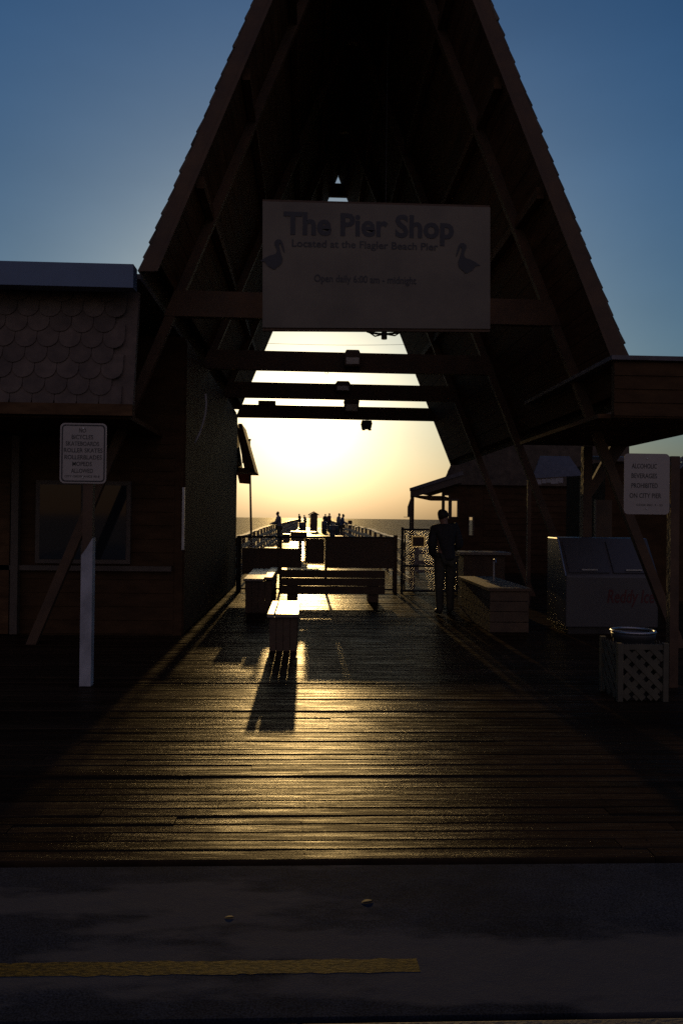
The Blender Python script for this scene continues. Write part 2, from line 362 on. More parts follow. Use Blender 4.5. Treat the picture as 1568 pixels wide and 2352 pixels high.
# ------------------------------------------------------------------ ground, road, deck, sea
# sand ground: one sheet, flat inland, sloping down under the sea
g = MB()
ys = [-6000, -200, -20, 0, 12, 20, 30, 45, 70, 140]
zs = [-.12, -.12, -.12, -.12, -.3, -1.2, -2.6, -4.2, -6.0, -9.0]
for i in range(len(ys) - 1):
    g.add([(-6000, ys[i], zs[i]), (6000, ys[i], zs[i]), (6000, ys[i + 1], zs[i + 1]), (-6000, ys[i + 1], zs[i + 1])], [(0, 1, 2, 3)])
tag(g.build('ground', 'sand'), kind='structure')
tag(MB().box(-60, 60, 2.70, 3.87, -.1, -.006).build('road', 'asphalt'), kind='structure')
# pavement behind the gutter joint, made of slabs
pv = MB()
x = -21.0
while x < 21:
    pv.box(x, x + 1.49, -4, 2.665, -.1, -.004); x += 1.5
tag(pv.build('pavement', 'concrete', bevel=.006), kind='structure')
s = MB(); s.add([(-9000, 38, -4.3), (9000, 38, -4.3), (9000, 5200, -4.3), (-9000, 5200, -4.3)], [(0, 1, 2, 3)])
tag(s.build('sea', 'sea'), kind='structure')
# yellow line ending in the middle of the road
yl = MB(); a = at(960, 2215, 3.0)
top_ = []; bot_ = []; xq = a.x
while xq > -30:
    top_.append((xq + random.uniform(-.004, .004), 3.05 + random.uniform(-.006, .004), -.0052)); bot_.append((xq + random.uniform(-.004, .004), 2.957 + random.uniform(-.004, .006), -.0052))
    xq -= random.uniform(.02, .06) if xq > -4 else 2
n_ = len(top_)
yl.add(top_ + bot_, [(i, i + 1, n_ + i + 1, n_ + i) for i in range(n_ - 1)])
tag(yl.build('road_marking', 'yellow'), kind='structure')

def pier_z(y):
    pts = [(0, 0), (26, 0), (30, .05), (34, .1), (55, .13), (71, .2), (100, .28), (130, .28)]
    for (a, b), (c, d) in zip(pts, pts[1:]):
        if y <= c: return b + (d - b) * (y - a) / (c - a)
    return pts[-1][1]

def deck(name, y0, y1, x0, x1, pitch, wob, zf=lambda y: 0.0, jit=.003, nails=False):
    mb = MB(); y = y0
    while y < y1:
        dx0 = x0 + random.uniform(0, wob); x = dx0; sag = random.uniform(-jit, jit)
        wdt = pitch - random.uniform(.005, .012)
        while x < x1 - .01:
            L = random.uniform(2.6, 5.2); xe = min(x + L, x1)
            mb.tone = random.uniform(.6, 1.3)
            zz = zf(y) + sag + random.uniform(-jit, jit); t = random.uniform(-.018, .018); e = random.uniform(-jit, jit)
            n = max(1, int((xe - x) / .9)); 
            top = []
            for k in range(n + 1):
                xx = x + (xe - .004 - x) * k / n
                bow = random.uniform(-.0016, .0016)
                za = zz + e * k / n - t * wdt / 2 + bow; zb = zz + e * k / n + t * wdt / 2 + bow + random.uniform(-.001, .001)
                yj = random.uniform(-.002, .002)
                top.append(((xx, y + yj, za - .006), (xx, y + yj + .007, za), (xx, y + wdt - .007, zb), (xx, y + wdt, zb - .006), (xx, y + wdt, zb - .05), (xx, y + yj, za - .05)))
            vs = [p for row in top for p in row]; fs = []
            for k in range(n):
                for j in range(6):
                    fs.append((k * 6 + j, k * 6 + (j + 1) % 6, (k + 1) * 6 + (j + 1) % 6, (k + 1) * 6 + j))
            fs = [f[::-1] for f in fs]
            fs += [tuple(range(6)), tuple(n * 6 + j for j in range(5, -1, -1))]
            mb.add(vs, fs)
            if nails and y < 7.5:
                mb.tone = .12; jx = math.ceil(x / .6) * .6
                while jx < xe - .03:
                    for q in (.025, wdt - .025):
                        nx_ = jx + random.uniform(-.012, .012); ny_ = y + q + random.uniform(-.005, .005); r_ = .0048
                        k_ = min(n - 1, int((nx_ - x) / (xe - x) * n)); zn = max(top[k_][1][2], top[k_ + 1][1][2], top[k_][2][2], top[k_ + 1][2][2]) + .0006
                        mb.add([(nx_ + r_ * math.cos(a_ * math.pi / 3), ny_ + r_ * math.sin(a_ * math.pi / 3), zn) for a_ in range(6)], [tuple(range(6))])
                    jx += .6
            x = xe
        y += pitch
    # joists below, dark gaps
    mb.tone = .6
    for xx in range(int(x0), int(x1) + 1, 2):
        mb.box(xx - .05, xx + .05, y0, y1, -.35, -.062)
    return mb
d1 = deck('boardwalk', 3.93, 25.2, -9.0, 10.0, .115, .03, jit=.0022, nails=True)
tag(d1.build('boardwalk', 'deck'), kind='structure')
d2 = deck('pier_deck', 25.2, 112, -2.05, 2.62, .2, .04, pier_z, .006)
d2.tone = .6
tag(d2.build('pier_deck', 'deck'), kind='structure')
# pier piles
for i, yy in enumerate(range(30, 112, 9)):
    for xx in (-1.6, 2.2):
        pl = MB().tube([(xx, yy, -7), (xx, yy, pier_z(yy) - .42)], .16, 10)
        tag(pl.build('pier_pile', 'beam', smooth=False), 'round timber pile under the pier deck', 'pile', 'piles under the pier')

# ------------------------------------------------------------------ the A-frame
XC, SL = 0.71, 0.402                     # centre line, half width per metre of height
YF, YB = 9.3, 21.05                      # front and back of the roof
ZO, ZI = 11.18, 10.70                    # outer and inner apex
ZLR = 3.12                               # right eave (lands on porch roof)
ZLL = 4.50                               # left eave (lands on the shop roof)
af = thing('a_frame_roof', 'tall steep A-frame shingled entrance roof straddling the boardwalk', 'roof', (XC, 9.3, 0))
def xo(z, sgn, apex=ZO): return XC + sgn * (SL if sgn < 0 else .406) * (apex - z)
# shingle courses
for sgn, zl in ((-1, ZLL), (1, ZLR)):
    sh = MB(); z = zl; step = .165
    while z < ZO - .02:
        zt = min(z + step * 1.25, ZO)
        yy = YF - random.uniform(0.0, .035)
        while yy < YB:
            L = random.uniform(1.2, 2.4) if yy < YF + 1 else random.uniform(3, 5); ye = min(yy + L, YB + random.uniform(0, .03))
            t = random.uniform(.014, .03); sh.tone = random.uniform(.6, 1.25); dz = random.uniform(-.012, .012)
            n = Vector((sgn, 0, SL)).normalized()
            a = Vector((xo(z + dz, sgn), yy, z + dz)); b = Vector((xo(zt, sgn), yy, zt))
            sh.prism([a - n * .02, a + n * t, b + n * .004, b - n * .02], (0, ye - yy, 0))
            yy = ye + .004
        z += step
    sh.build('shingle_slope', 'shake', af)
# inner boarding
for sgn, zl in ((-1, ZLL + .1), (1, ZLR + .1)):
    ib = MB(); nb = 30
    zz = [zl + (ZI - zl) * k / nb for k in range(nb + 1)]
    for k in range(nb):
        z0, z1 = zz[k] + .004, zz[k + 1] - .004
        ib.tone = random.uniform(.7, 1.2)
        ib.prism([(xo(z0, sgn, ZI), YF + .06, z0), (xo(z0, sgn, ZI + .07), YF + .06, z0), (xo(z1, sgn, ZI + .07), YF + .06, z1), (xo(z1, sgn, ZI), YF + .06, z1)], (0, YB - YF - .12, 0))
    ib.build('ceiling_boards', 'board', af)
# barge boards front and back
for yb in (YF - .03, YB - .02):
    for sgn, zl in ((-1, ZLL), (1, ZLR)):
        bb = MB()
        bb.prism([(xo(zl, sgn, ZO - .04), yb, zl), (xo(ZO - .06, sgn, ZO - .04), yb, ZO - .06), (xo(ZI + .12, sgn, ZI + .10) , yb, ZI + .10), (xo(zl, sgn, ZI + .02), yb, zl)], (0, .045, 0))
        if yb < 10: bb.prism([(xo(zl, sgn, ZI + .03), yb - .022, zl), (xo(ZI, sgn, ZI + .03), yb - .022, ZI), (xo(ZI - .1, sgn, ZI - .07), yb - .022, ZI - .1), (xo(zl, sgn, ZI - .07), yb - .022, zl)], (0, .02, 0))
        bb.build('barge_board', 'beam', af)
# trusses: rafters to the ground and a tie
TY = [10.45, 14.1, 17.4, 20.9]
for i, ty in enumerate(TY):
    tr = MB()
    for sgn in (-1, 1):
        p = Vector((xo(-.02, sgn, ZI - .32), ty, -.02)); q = Vector((xo(ZI - .36, sgn, ZI - .32), ty, ZI - .36))
        zb = -.02
        tr.prism([(xo(zb, sgn, ZI - .02), ty - .05, zb), (xo(ZI - .1, sgn, ZI - .02), ty - .05, ZI - .1), (xo(ZI - .6, sgn, ZI - .58), ty - .05, ZI - .6), (xo(zb, sgn, ZI - .58), ty - .05, zb)], (0, .1, 0)) if False else None
        tr.prism([(xo(zb, sgn, ZI - .01), ty - .05, zb), (xo(ZI - .07, sgn, ZI - .01), ty - .05, ZI - .07), (xo(ZI - .35, sgn, ZI - .33), ty - .05, ZI - .35), (xo(zb, sgn, ZI - .33), ty - .05, zb)], (0, .1, 0)) if i < 3 else None
    if tr.v: tr.build('rafter_pair', 'beam', af)
    tie = MB()
    z0 = 4.27; z1 = 4.605
    tie.prism([(xo(z0, -1, ZI + .02), ty - .06, z0), (xo(z0, 1, ZI + .02), ty - .06, z0 - .012), (xo(z1, 1, ZI + .02), ty - .06, z1 - .012), (xo(z1, -1, ZI + .02), ty - .06, z1)], (0, .12, 0))
    tie.build('tie_beam', 'beam', af)
    ct = MB(); z0, z1 = 10.12, 10.46
    ct.prism([(xo(z0, -1, ZI + .02), ty - .055, z0), (xo(z0, 1, ZI + .02), ty - .055, z0), (xo(z1, 1, ZI + .02), ty - .055, z1), (xo(z1, -1, ZI + .02), ty - .055, z1)], (0, .11, 0))
    ct.build('collar_tie', 'beam', af)
for zp in (5.6, 6.9, 8.2, 9.4):
    for sgn in (-1, 1):
        MB().beam((xo(zp, sgn, ZI - .1), YF + .1, zp), (xo(zp, sgn, ZI - .1), YB - .1, zp), .09, .14).build('purlin', 'board', af)
# short block at the left end of the farthest tie
MB().box(-1.30, -.85, 20.75, 20.85, 4.60, 4.70).build('tie_block', 'beam', af)

# ------------------------------------------------------------------ left shop
def siding(mb, x0, x1, z0, z1, y, h=.19, d=.018):
    z = z0
    while z < z1 - .01:
        ze = min(z + h, z1)
        mb.prism([(x0, y - d, z), (x0, y, z), (x0, y, ze), (x0, y - .003, ze)], (x1 - x0, 0, 0)); z += h
ls = thing('pier_shop_building', 'low dark shop with scalloped shingle mansard left of the entrance', 'building', (-5.3, 11.3, 0))
wl = MB(); XL, XW = -12.0, -1.74
wl.box(XL, XW, 11.3, 19.4, -.02, 4.2)
siding(wl, XL, XW - .12, .02, 2.8, 11.3)
wl.build('wall', 'wall', ls)
MB().box(XL, XW - .3, 9.2, 11.28, 2.78, 2.84).build('eave_soffit', 'board', ls)
MB().box(XL, -1.95, 9.25, 21.2, 4.40, 4.46).build('roof', 'roofing', ls)
MB().box(XL, -1.98, 9.02, 9.22, 4.235, 4.50).build('coping', 'coping', ls)
MB().box(XL, -1.98, 9.06, 9.2, 2.80, 2.93).build('fascia', 'board', ls)
# scalloped shingles on the sloping front
mn = MB()
mn.prism([(XL, 9.16, 2.84), (XL, 9.25, 2.84), (XL, 9.52, 4.3), (XL, 9.43, 4.3)], (XL * -1 - 2.0, 0, 0))
def slope_y(z): return 9.14 + (z - 2.84) * .185
z = 2.86; row = 0
while z < 4.2:
    x = XL + (.13 if row % 2 else 0)
    while x < -2.15:
        mn.tone = random.uniform(.8, 1.15); wq = .122; pts = []
        zz = z + random.uniform(-.006, .006)
        for k in range(9):
            a = math.pi + math.pi * k / 8; pts.append((x + wq * math.cos(a), zz + .115 + .115 * math.sin(a)))
        pts += [(x + wq, zz + .30), (x - wq, zz + .30)]
        top = zz + .30; vs = []
        for (px, pz) in pts:
            lift = .022 * (top - pz) / .3 + .003
            vs.append(Vector((px, slope_y(pz) - lift, pz)))
        mn.prism(vs[::-1], (0, .012, 0))
        x += .25
    z += .185; row += 1
mn.build('scalloped_mansard', 'scale', ls)
# door, window and posts in the shade of the eave
dr = MB(); dr.box(-5.05, -4.1, 11.2, 11.262, 0.02, 2.1); dr.build('door', 'board', ls)
wn = MB(); wn.box(-3.75, -2.45, 11.2, 11.27, 1.0, 2.15); wf = wn.build('window', 'trim', ls)
pn = MB(); pn.box(-3.69, -3.13, 11.19, 11.215, 1.06, 2.09); pn.box(-3.07, -2.51, 11.19, 11.215, 1.06, 2.09); pn.build('pane', 'glass', wf)
for px in (-5.2, -4.02, -6.4):
    MB().box(px - .05, px + .05, 11.16, 11.262, .02, 2.76).build('trim_board', 'trim', ls)
MB().box(XW - .012, XW + .022, 11.275, 11.31, 1.2, 2.08).build('corner_strip', 'steel', ls)
MB().box(XL, XW - .14, 11.2, 11.27, .9, .97).build('chair_rail', 'trim', ls)
# passage side: boards, and side mansard beyond the A-frame
pb = MB(); y = 11.34
while y < 19.36:
    pb.tone = random.uniform(.7, 1.2); pb.box(XW, XW + .02, y, y + .19, .02, 4.15); y += .2
pb.build('passage_cladding', 'wall', ls)
MB().box(XW - .02, XW + .03, 19.37, 19.42, 0, 2.78).build('corner_board', 'wall', ls)
sm = MB()
# leaning side mansard with open slots between its boards
e0 = at(586, 1084, 20.9); e1 = at(556, 975, 20.9)
def sp(u, v, Y=20.9):  # u along slope up, v inward
    p = e0.lerp(e1, u); return Vector((p.x - v, Y, p.z))
YS0, YS1 = 20.9, 22.4
def slab(u0, u1, v0a, v1a, v0b, v1b, y0=YS0, y1=YS1):
    sm.prism([sp(u0, v0a, y0), sp(u0, v1a, y0), sp(u1, v1b, y0), sp(u1, v0b, y0)], (0, y1 - y0, 0))
slab(0, 1.02, -.005, .13, .0, .10)
slab(.06, 1.02, .15, .26, .12, .17)
slab(.0, 1.0, .42, .72, .25, .60)
sm.prism([sp(0, -.01) + Vector((0, 0, -.015)), sp(0, .75) + Vector((0, 0, -.015)), sp(.1, .75), sp(.08, .08), sp(0, -.01)], (0, 1.5, 0))
sm.build('side_mansard', 'shake', ls)
MB().box(-2.6, -1.97, 20.9, 22.4, 4.1, 4.2).build('side_roof_edge', 'roofing', ls)

# hanging cable with a highlight
cb = MB(); c0 = at(473, 905, 11.0); pts = []
for px, py in ((472, 905), (474, 925), (472, 950), (466, 975), (457, 998), (447, 1018)):
    pts.append(at(px, py, 11.22))
cb.tube(pts, .015, 10)
tag(cb.build('hanging_cable', 'white', smooth=True), 'thin curved cable hanging under the left eave', 'cable')

# small sign hanging under the side mansard
b0 = at(545, 1086, 20.8); b1 = at(575, 1112, 20.8)
hs = thing('hanging_sign', 'small dark board hanging under the eave left of the sea view', 'sign', ((b0.x + b1.x) / 2, 20.8, b1.z))
MB().prism([(b0.x + .06, 20.78, b1.z + .02), (b1.x, 20.78, b1.z), (b1.x, 20.78, b0.z - .03), (b0.x, 20.78, b0.z - .03)], (0, .03, 0)).build('board', 'shirt_red', hs)
for t in (.2, .8):
    xx = b0.x + (b1.x - b0.x) * t
    MB().tube([(xx, 20.795, b0.z - .04), (xx, 20.795, b0.z + .04)], .006, 6).build('hook', 'dark_metal', hs)
# thin mast
p0 = at(580.5, 1228, 23.0); p1 = at(573, 1012, 23.0); p0.z = -.3
ms = thing('thin_mast', 'thin leaning pole rising beside the left pier railing', 'pole', tuple(p0))
MB().tube([p0, p1], [.035, .026], 8).build('shaft', 'rail', ms)
MB().tube([p1, p1 + Vector((0, 0, .05))], .045, 8).build('cap', 'dark_metal', ms)
q0 = p1 + Vector((-.02, 0, -.30)); fl = MB()
fl.prism([p1 + Vector((-.03, 0, -.12)), p1 + Vector((-.03, 0, -.62)), p1 + Vector((-.2, 0, -.66)), p1 + Vector((-.24, 0, -.16))], (0, .008, 0))
fl.build('pennant', 'shirt_grey', ms)

# ------------------------------------------------------------------ right porch
pr = thing('porch_roof', 'flat dark porch roof jutting out right of the entrance', 'porch', (4.6, 9, 0))
zs0 = 2.87
pf = MB(); siding(pf, 3.5, 5.12, zs0 + .02, 3.52, 9.0, .155); pf.box(3.5, 5.12, 9.0, 9.08, zs0, 3.52); pf.build('fascia', 'wall', pr)
MB().box(3.35, 5.12, 9.085, 12.5, zs0, zs0 + .05).build('soffit', 'board', pr)
MB().box(3.45, 5.2, 8.94, 12.6, 3.525, 3.575).build('roof', 'roofing', pr)
MB().box(5.08, 5.13, 9.09, 12.5, zs0 + .052, 3.52).build('side_fascia', 'wall', pr)
MB().prism([(5.06, 12.44, 2.87), (4.5, 12.44, 2.06), (4.36, 12.44, 2.06), (4.80, 12.44, 2.87)], (0, .09, 0)).build('knee_brace', 'beam', pr)
MB().box(4.36, 4.5, 12.43, 12.56, -.02, 2.86).build('post', 'beam', pr)

# ------------------------------------------------------------------ far right shop on the pier
rs = thing('bait_shop_building', 'dim shop with a lean-to porch beside the pier gate', 'building', (6, 24.5, 0))
YR = 24.6
wr = at(1015, 1150, YR).x
holes = []
for (x0, y0, x1, y1) in ((1021, 1138, 1030, 1190), (1037, 1148, 1050, 1187), (1077, 1188, 1085, 1229)):
    a = at(x0, y0, YR); b = at(x1, y1, YR); holes.append((a.x, b.x, b.z, a.z))
rw = MB(); xs = wr
for (xa, xb, za, zb_) in holes:
    rw.box(xs, xa, YR, YR + .1, -.3, 2.75); rw.box(xa, xb, YR, YR + .1, -.3, za); rw.box(xa, xb, YR, YR + .1, zb_, 2.75); xs = xb
rw.box(xs, 9.7, YR, YR + .1, -.3, 2.75)
rw.prism([(wr, YR + .102, -.3), (wr + .1, YR + .102, -.3), (wr + 1.8, 31, -.3), (wr + 1.7, 31, -.3)], (0, 0, 1.5))
rw.box(wr + 4.6, 9.7, 30.9, 31, -.3, 2.75); rw.box(9.6, 9.7, YR + .102, 30.898, -.3, 2.75)
siding(rw, wr + 1.3, 9.7, .02, 2.7, YR); rw.build('wall', 'wall', rs)
MB().prism([(wr + .1, YR + .11, -.02), (9.6, YR + .11, -.02), (9.6, 30.88, -.02), (wr + 1.75, 30.88, -.02)], (0, 0, -.05)).build('floor', 'bench_dark', rs)
for (xa, xb, za, zb_) in holes:
    fr = MB(); t = .03
    fr.box(xa - t, xb + t, YR - .03, YR - .004, za - t, za - .001); fr.box(xa - t, xb + t, YR - .03, YR - .004, zb_ + .001, zb_ + t)
    fr.box(xa - t, xa - .001, YR - .03, YR - .004, za, zb_); fr.box(xb + .001, xb + t, YR - .03, YR - .004, za, zb_)
    fr.build('window', 'trim', rs)
ra = at(1015, 1113, YR); rb = at(1040, 1054, YR)
dxz = (rb.x - ra.x) / (rb.z - ra.z)
rm = MB(); zt = 5.25
rm.prism([(ra.x - .02, YR - .12, ra.z), (ra.x + dxz * (zt - ra.z), YR - .12, zt), (10.0, YR - .12, zt), (10.05, YR - .12, ra.z)], (1.8, 7, 0))
for k in range(12):
    z = ra.z + .2 * k; rm.tone = random.uniform(.7, 1.2)
    rm.prism([(ra.x + dxz * (z - ra.z) - .03, YR - .14, z), (ra.x + dxz * (z - ra.z) + .1, YR - .14, z), (ra.x + dxz * (z + .2 - ra.z) + .1, YR - .14, z + .2), (ra.x + dxz * (z + .2 - ra.z) - .005, YR - .14, z + .2)], (1.8, 7, 0))
rm.build('mansard', 'shake', rs)
# lean-to porch roof
l0 = at(940, 1131, YR); l1 = at(1021, 1101, YR)
lp = MB(); hz = .19
lp.prism([(l0.x, YR - .25, l0.z - hz), (l1.x + .5, YR - .25, l1.z - hz + .1), (l1.x + .5, YR - .25, l1.z + .02 + .1), (l0.x, YR - .25, l0.z + .02)], (0, .05, 0))
lp.build('porch_rake', 'trim', rs)
lq = MB()
lq.prism([(l0.x - .03, YR - .3, l0.z + .025), (l1.x + .5, YR - .3, l1.z + .125), (l1.x + .5, YR - .3, l1.z + .25), (l0.x - .04, YR - .3, l0.z + .12)], (1.4, 5.0, 0))
lq.build('porch_roof', 'roofing', rs)
MB().prism([(l0.x + .05, YR - .18, l0.z - .14), (wr, YR - .18, l0.z - .14), (wr + 1.4, YR + 4.8, l0.z - .14), (l0.x + 1.4, YR + 4.8, l0.z - .14)], (0, 0, .04)).build('porch_ceiling', 'board', rs)
# porch post with meter box
pp = at(947, 1140, YR - .2)
po = thing('porch_post', 'slim porch post carrying a small meter box before the sea', 'post', (pp.x, YR - .2, 0))
MB().box(pp.x - .045, pp.x + .045, YR - .25, YR - .16, -.05, pp.z).build('post', 'beam', po)
m0 = at(934.5, 1142, YR - .3); m1 = at(944, 1187, YR - .3)
mt = MB(); mt.box(m0.x + .02, m1.x, YR - .36, YR - .26, m1.z, m0.z - .28); mt.prism([(m0.x + .02, YR - .35, m0.z - .28), (m1.x, YR - .35, m0.z - .28), (m1.x, YR - .35, m0.z + .02), (m0.x + .12, YR - .35, m0.z + .02)], (0, .08, 0))
mt.build('meter_box', 'trim', po)
MB().tube([(m0.x + .1, YR - .31, m1.z), (m0.x + .1, YR - .31, 0)], .022, 8).build('conduit', 'dark_metal', po)
MB().beam((m0.x - .1, YR - .31, m1.z - .01), (m0.x + .12, YR - .31, m1.z - .01), .02, .015).build('arm', 'dark_metal', po)

# railing of wide boards closing the side of the deck
rf = thing('board_railing', 'low railing of wide horizontal boards behind the pier gate', 'railing', (3.6, 25.0, 0))
a = at(953, 1270, 25.0).x
for py in (1247, 1267, 1291, 1312):
    p = at(990, py, 25.0); MB().box(a, wr - .01, 24.95, 25.0, p.z - .08, p.z + .05).build('board', 'rail', rf)
for xx in (a + .06, wr - .07):
    MB().box(xx - .06, xx + .06, 25.005, 25.1, -.05, 1.15).build('post', 'rail', rf)

# ------------------------------------------------------------------ pier railings
def railing(name, label, x_of, y0, y1, side):
    o = thing(name, label, 'railing', (x_of(y0), y0, 0))
    ys = [y0]
    while ys[-1] < y1: ys.append(min(y1, ys[-1] + 2.4))
    for y in ys:
        z = pier_z(y); MB().box(x_of(y) - .05, x_of(y) + .05, y - .05, y + .05, z - .4, z + 1.09).build('post', 'rail', o)
    cap = MB(); r1 = MB(); r2 = MB(); r3 = MB()
    for a, b in zip(ys, ys[1:]):
        za, zb = pier_z(a) + random.uniform(-.02, .02), pier_z(b)
        n = 2
        p = Vector((x_of(a), a, za + 1.115)); q = Vector((x_of(b), b, zb + 1.115))
        wv = random.uniform(-.03, .03)
        mid = p.lerp(q, .5) + Vector((wv * .5, 0, wv))
        cap.beam(p, mid, .17, .035); cap.beam(mid, q, .17, .035)
        for rr, h in ((r1, .82), (r2, .52), (r3, .22)):
            rr.beam(Vector((x_of(a) - side * .062, a, za + h)), Vector((x_of(b) - side * .062, b, zb + h + random.uniform(-.02, .02))), .035, .14)
    cap.build('cap_board', 'rail', o)
    for rr in (r1, r2, r3): rr.build('side_rail', 'rail', o)
    return o
railing('pier_railing', 'long timber railing along the left edge of the pier', lambda y: -1.92 + max(0, y - 45) * .012, 19.6, 106, -1)
railing('pier_railing', 'long timber railing along the right edge of the pier', lambda y: 2.47 + (.02 * (y - 18) if y < 26 else .16) - max(0, y - 45) * .004, 18.6, 106, 1)

# ------------------------------------------------------------------ fence across the pier, its gate and panels
YFN = 18.0
fa = at(546, 1240, YFN).x; fb = at(906, 1240, YFN).x; ft = 1.22
fe = thing('chain_link_fence', 'chain link fence closing off the pier behind the benches', 'fence', (0, YFN, 0))
MB().tube([(fa, YFN, at(546, 1232.5, YFN).z), (fb, YFN, at(906, 1235.5, YFN).z)], .024, 8).build('top_rail', 'dark_metal', fe)
MB().tube([(fa, YFN, .06), (fb, YFN, .06)], .02, 8).build('bottom_rail', 'dark_metal', fe)
for xx in (fa, at(550, 1240, YFN).x + .02, at(645, 1240, YFN).x, at(749, 1240, YFN).x, fb - .01):
    MB().tube([(xx, YFN, -.02), (xx, YFN, ft + .02)], .03, 8).build('post', 'dark_metal', fe)
MB().box(fb - .03, fb + .06, YFN - .06, YFN + .02, -.02, 1.3).build('post', 'bench_dark', fe)
ck = MB()
def wires(mb, x0, x1, y, z0, z1, sp_=.06, r=.0011):
    H = z1 - z0; n = int((x1 - x0 + H) / sp_)
    for k in range(n):
        xs = x0 - H + k * sp_
        for sg in (1, -1):
            a = (xs, z0) if sg > 0 else (xs + H, z0); b = (xs + H, z1) if sg > 0 else (xs, z1)
            # clip in x
            (ax, az), (bx, bz) = a, b
            def clip(ax, az, bx, bz, lim, lo):
                if (ax < lim) == lo and (bx < lim) == lo: return None
                if (ax < lim) == lo: t = (lim - ax) / (bx - ax); return (lim, az + (bz - az) * t, bx, bz)
                if (bx < lim) == lo: t = (lim - ax) / (bx - ax); return (ax, az, lim, az + (bz - az) * t)
                return (ax, az, bx, bz)
            c = clip(ax, az, bx, bz, x0, True)
            if c: c = clip(*c, x1, False)
            if c: mb.beam((c[0], y + .003 * sg, c[1]), (c[2], y + .003 * sg, c[3]), r * 2, r * 2, up=(0, 1, 0))
wires(ck, fa, fb, YFN, .07, ft - .02)
ck.build('mesh', 'steel', fe)

def flat_panel(name, label, x0, y0, x1, y1, Y, mat, edge=None, group=None):
    a = at(x0, y0, Y); b = at(x1, y1, Y)
    o = thing(name, label, 'sign', ((a.x + b.x) / 2, Y, b.z), group)
    if edge:
        MB().box(a.x, b.x, Y - .006, Y + .006, b.z, a.z).build('board', mat, o)
        e = MB()
        e.box(a.x - edge, b.x + edge, Y - .004, Y + .004, a.z + .002, a.z + edge); e.box(a.x - edge, b.x + edge, Y - .004, Y + .004, b.z - edge, b.z - .002)
        e.box(a.x - edge, a.x - .002, Y - .004, Y + .004, b.z, a.z); e.box(b.x + .002, b.x + edge, Y - .004, Y + .004, b.z, a.z)
        e.build('edge', 'plastic', o)
    else:
        MB().box(a.x, b.x, Y - .008, Y + .008, b.z, a.z).build('board', mat, o)
    fx = MB()
    for xx in (a.x + .04, b.x - .04): fx.box(xx - .01, xx + .01, Y + .008, YFN + .035, a.z - .05, a.z - .03)
    fx.build('clip', 'steel', o)
    return o
flat_panel('fence_sign', 'wide dark board on the fence behind the left bench', 556, 1258, 644, 1319, YFN - .05, 'panel')
flat_panel('fence_sign', 'squarish dark board on the fence overlapping the wide one', 640, 1259.5, 692, 1304, YFN - .08, 'panel')
flat_panel('fence_sign', 'upright board with bright rim at the centre of the fence', 701, 1237, 744.5, 1294, YFN - .05, 'panel', .03)
flat_panel('fence_banner', 'long dark banner tied along the right half of the fence', 750, 1236, 902, 1306, YFN - .05, 'panel')

gt = thing('pipe_gate', 'open metal pipe gate standing right of the fence', 'gate', (at(925, 1300, 17.8).x, 17.8, 0))
YG = 17.8
g0 = at(924, 1216, YG); g1 = at(1052, 1218, YG)
zb = .06; zm = at(960, 1300, YG).z
MB().tube([(g0.x, YG, -.02), (g0.x, YG, g0.z + .05)], .03, 8).build('gate_post', 'dark_metal', gt)
MB().tube([(g0.x + .06, YG, zb), (g0.x + .06, YG, g0.z)], .016, 8).build('gate_stile', 'dark_metal', gt)
for z in (g0.z, zm, zb):
    MB().tube([(g0.x, YG, z), (g1.x, YG, z)], .022, 8).build('gate_rail', 'dark_metal', gt)
MB().tube([(g1.x, YG, -.02), (g1.x, YG, g0.z + .03)], .03, 8).build('gate_post', 'dark_metal', gt)
gw = MB(); wires(gw, g0.x + .06, g1.x, YG, zb, g0.z); gw.build('gate_mesh', 'steel', gt)
YFN_keep = YFN; YFN = YG
flat_panel('gate_sign', 'small square sign with glowing rim hung on the pipe gate', 947.5, 1233.5, 973, 1254.5, YG - .045, 'panel', .03)
YFN = YFN_keep

# ------------------------------------------------------------------ benches
def bench_long(name, label, x0, x1, y0, y1, top, sets, group, body=True):
    """seat boards run along y; solid end panels"""
    o = thing(name, label, 'bench', ((x0 + x1) / 2, y0, 0), group)
    n = len(sets); x = x0
    for wd, dz in sets:
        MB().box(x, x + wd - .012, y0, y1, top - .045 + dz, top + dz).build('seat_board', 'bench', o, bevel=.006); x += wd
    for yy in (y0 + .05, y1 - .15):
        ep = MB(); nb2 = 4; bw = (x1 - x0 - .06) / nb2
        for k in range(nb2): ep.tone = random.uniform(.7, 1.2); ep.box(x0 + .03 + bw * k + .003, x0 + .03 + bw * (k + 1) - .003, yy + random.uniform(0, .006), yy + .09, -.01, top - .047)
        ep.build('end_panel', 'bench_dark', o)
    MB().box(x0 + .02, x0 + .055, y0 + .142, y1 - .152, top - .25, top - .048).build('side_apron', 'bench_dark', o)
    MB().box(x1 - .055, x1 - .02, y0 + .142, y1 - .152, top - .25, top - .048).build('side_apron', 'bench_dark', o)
    return o
a = at(613, 1412, 9.95); b = at(688, 1412, 9.95)
bench_long('plank_bench', 'low plank bench with sunlit top nearest the road', a.x, b.x, 9.95, 11.5, .47, ((.10, 0), (b.x - a.x - .10, 0.002)), 'benches under the A-frame')
a = at(558, 1400, 13.9); b = at(626, 1400, 13.9)
bench_long('plank_bench', 'taller plank bench end on beside the left shop wall', a.x, b.x, 13.9, 16.6, .60, ((b.x - a.x - .16, 0), (.16, .03)), 'benches under the A-frame')
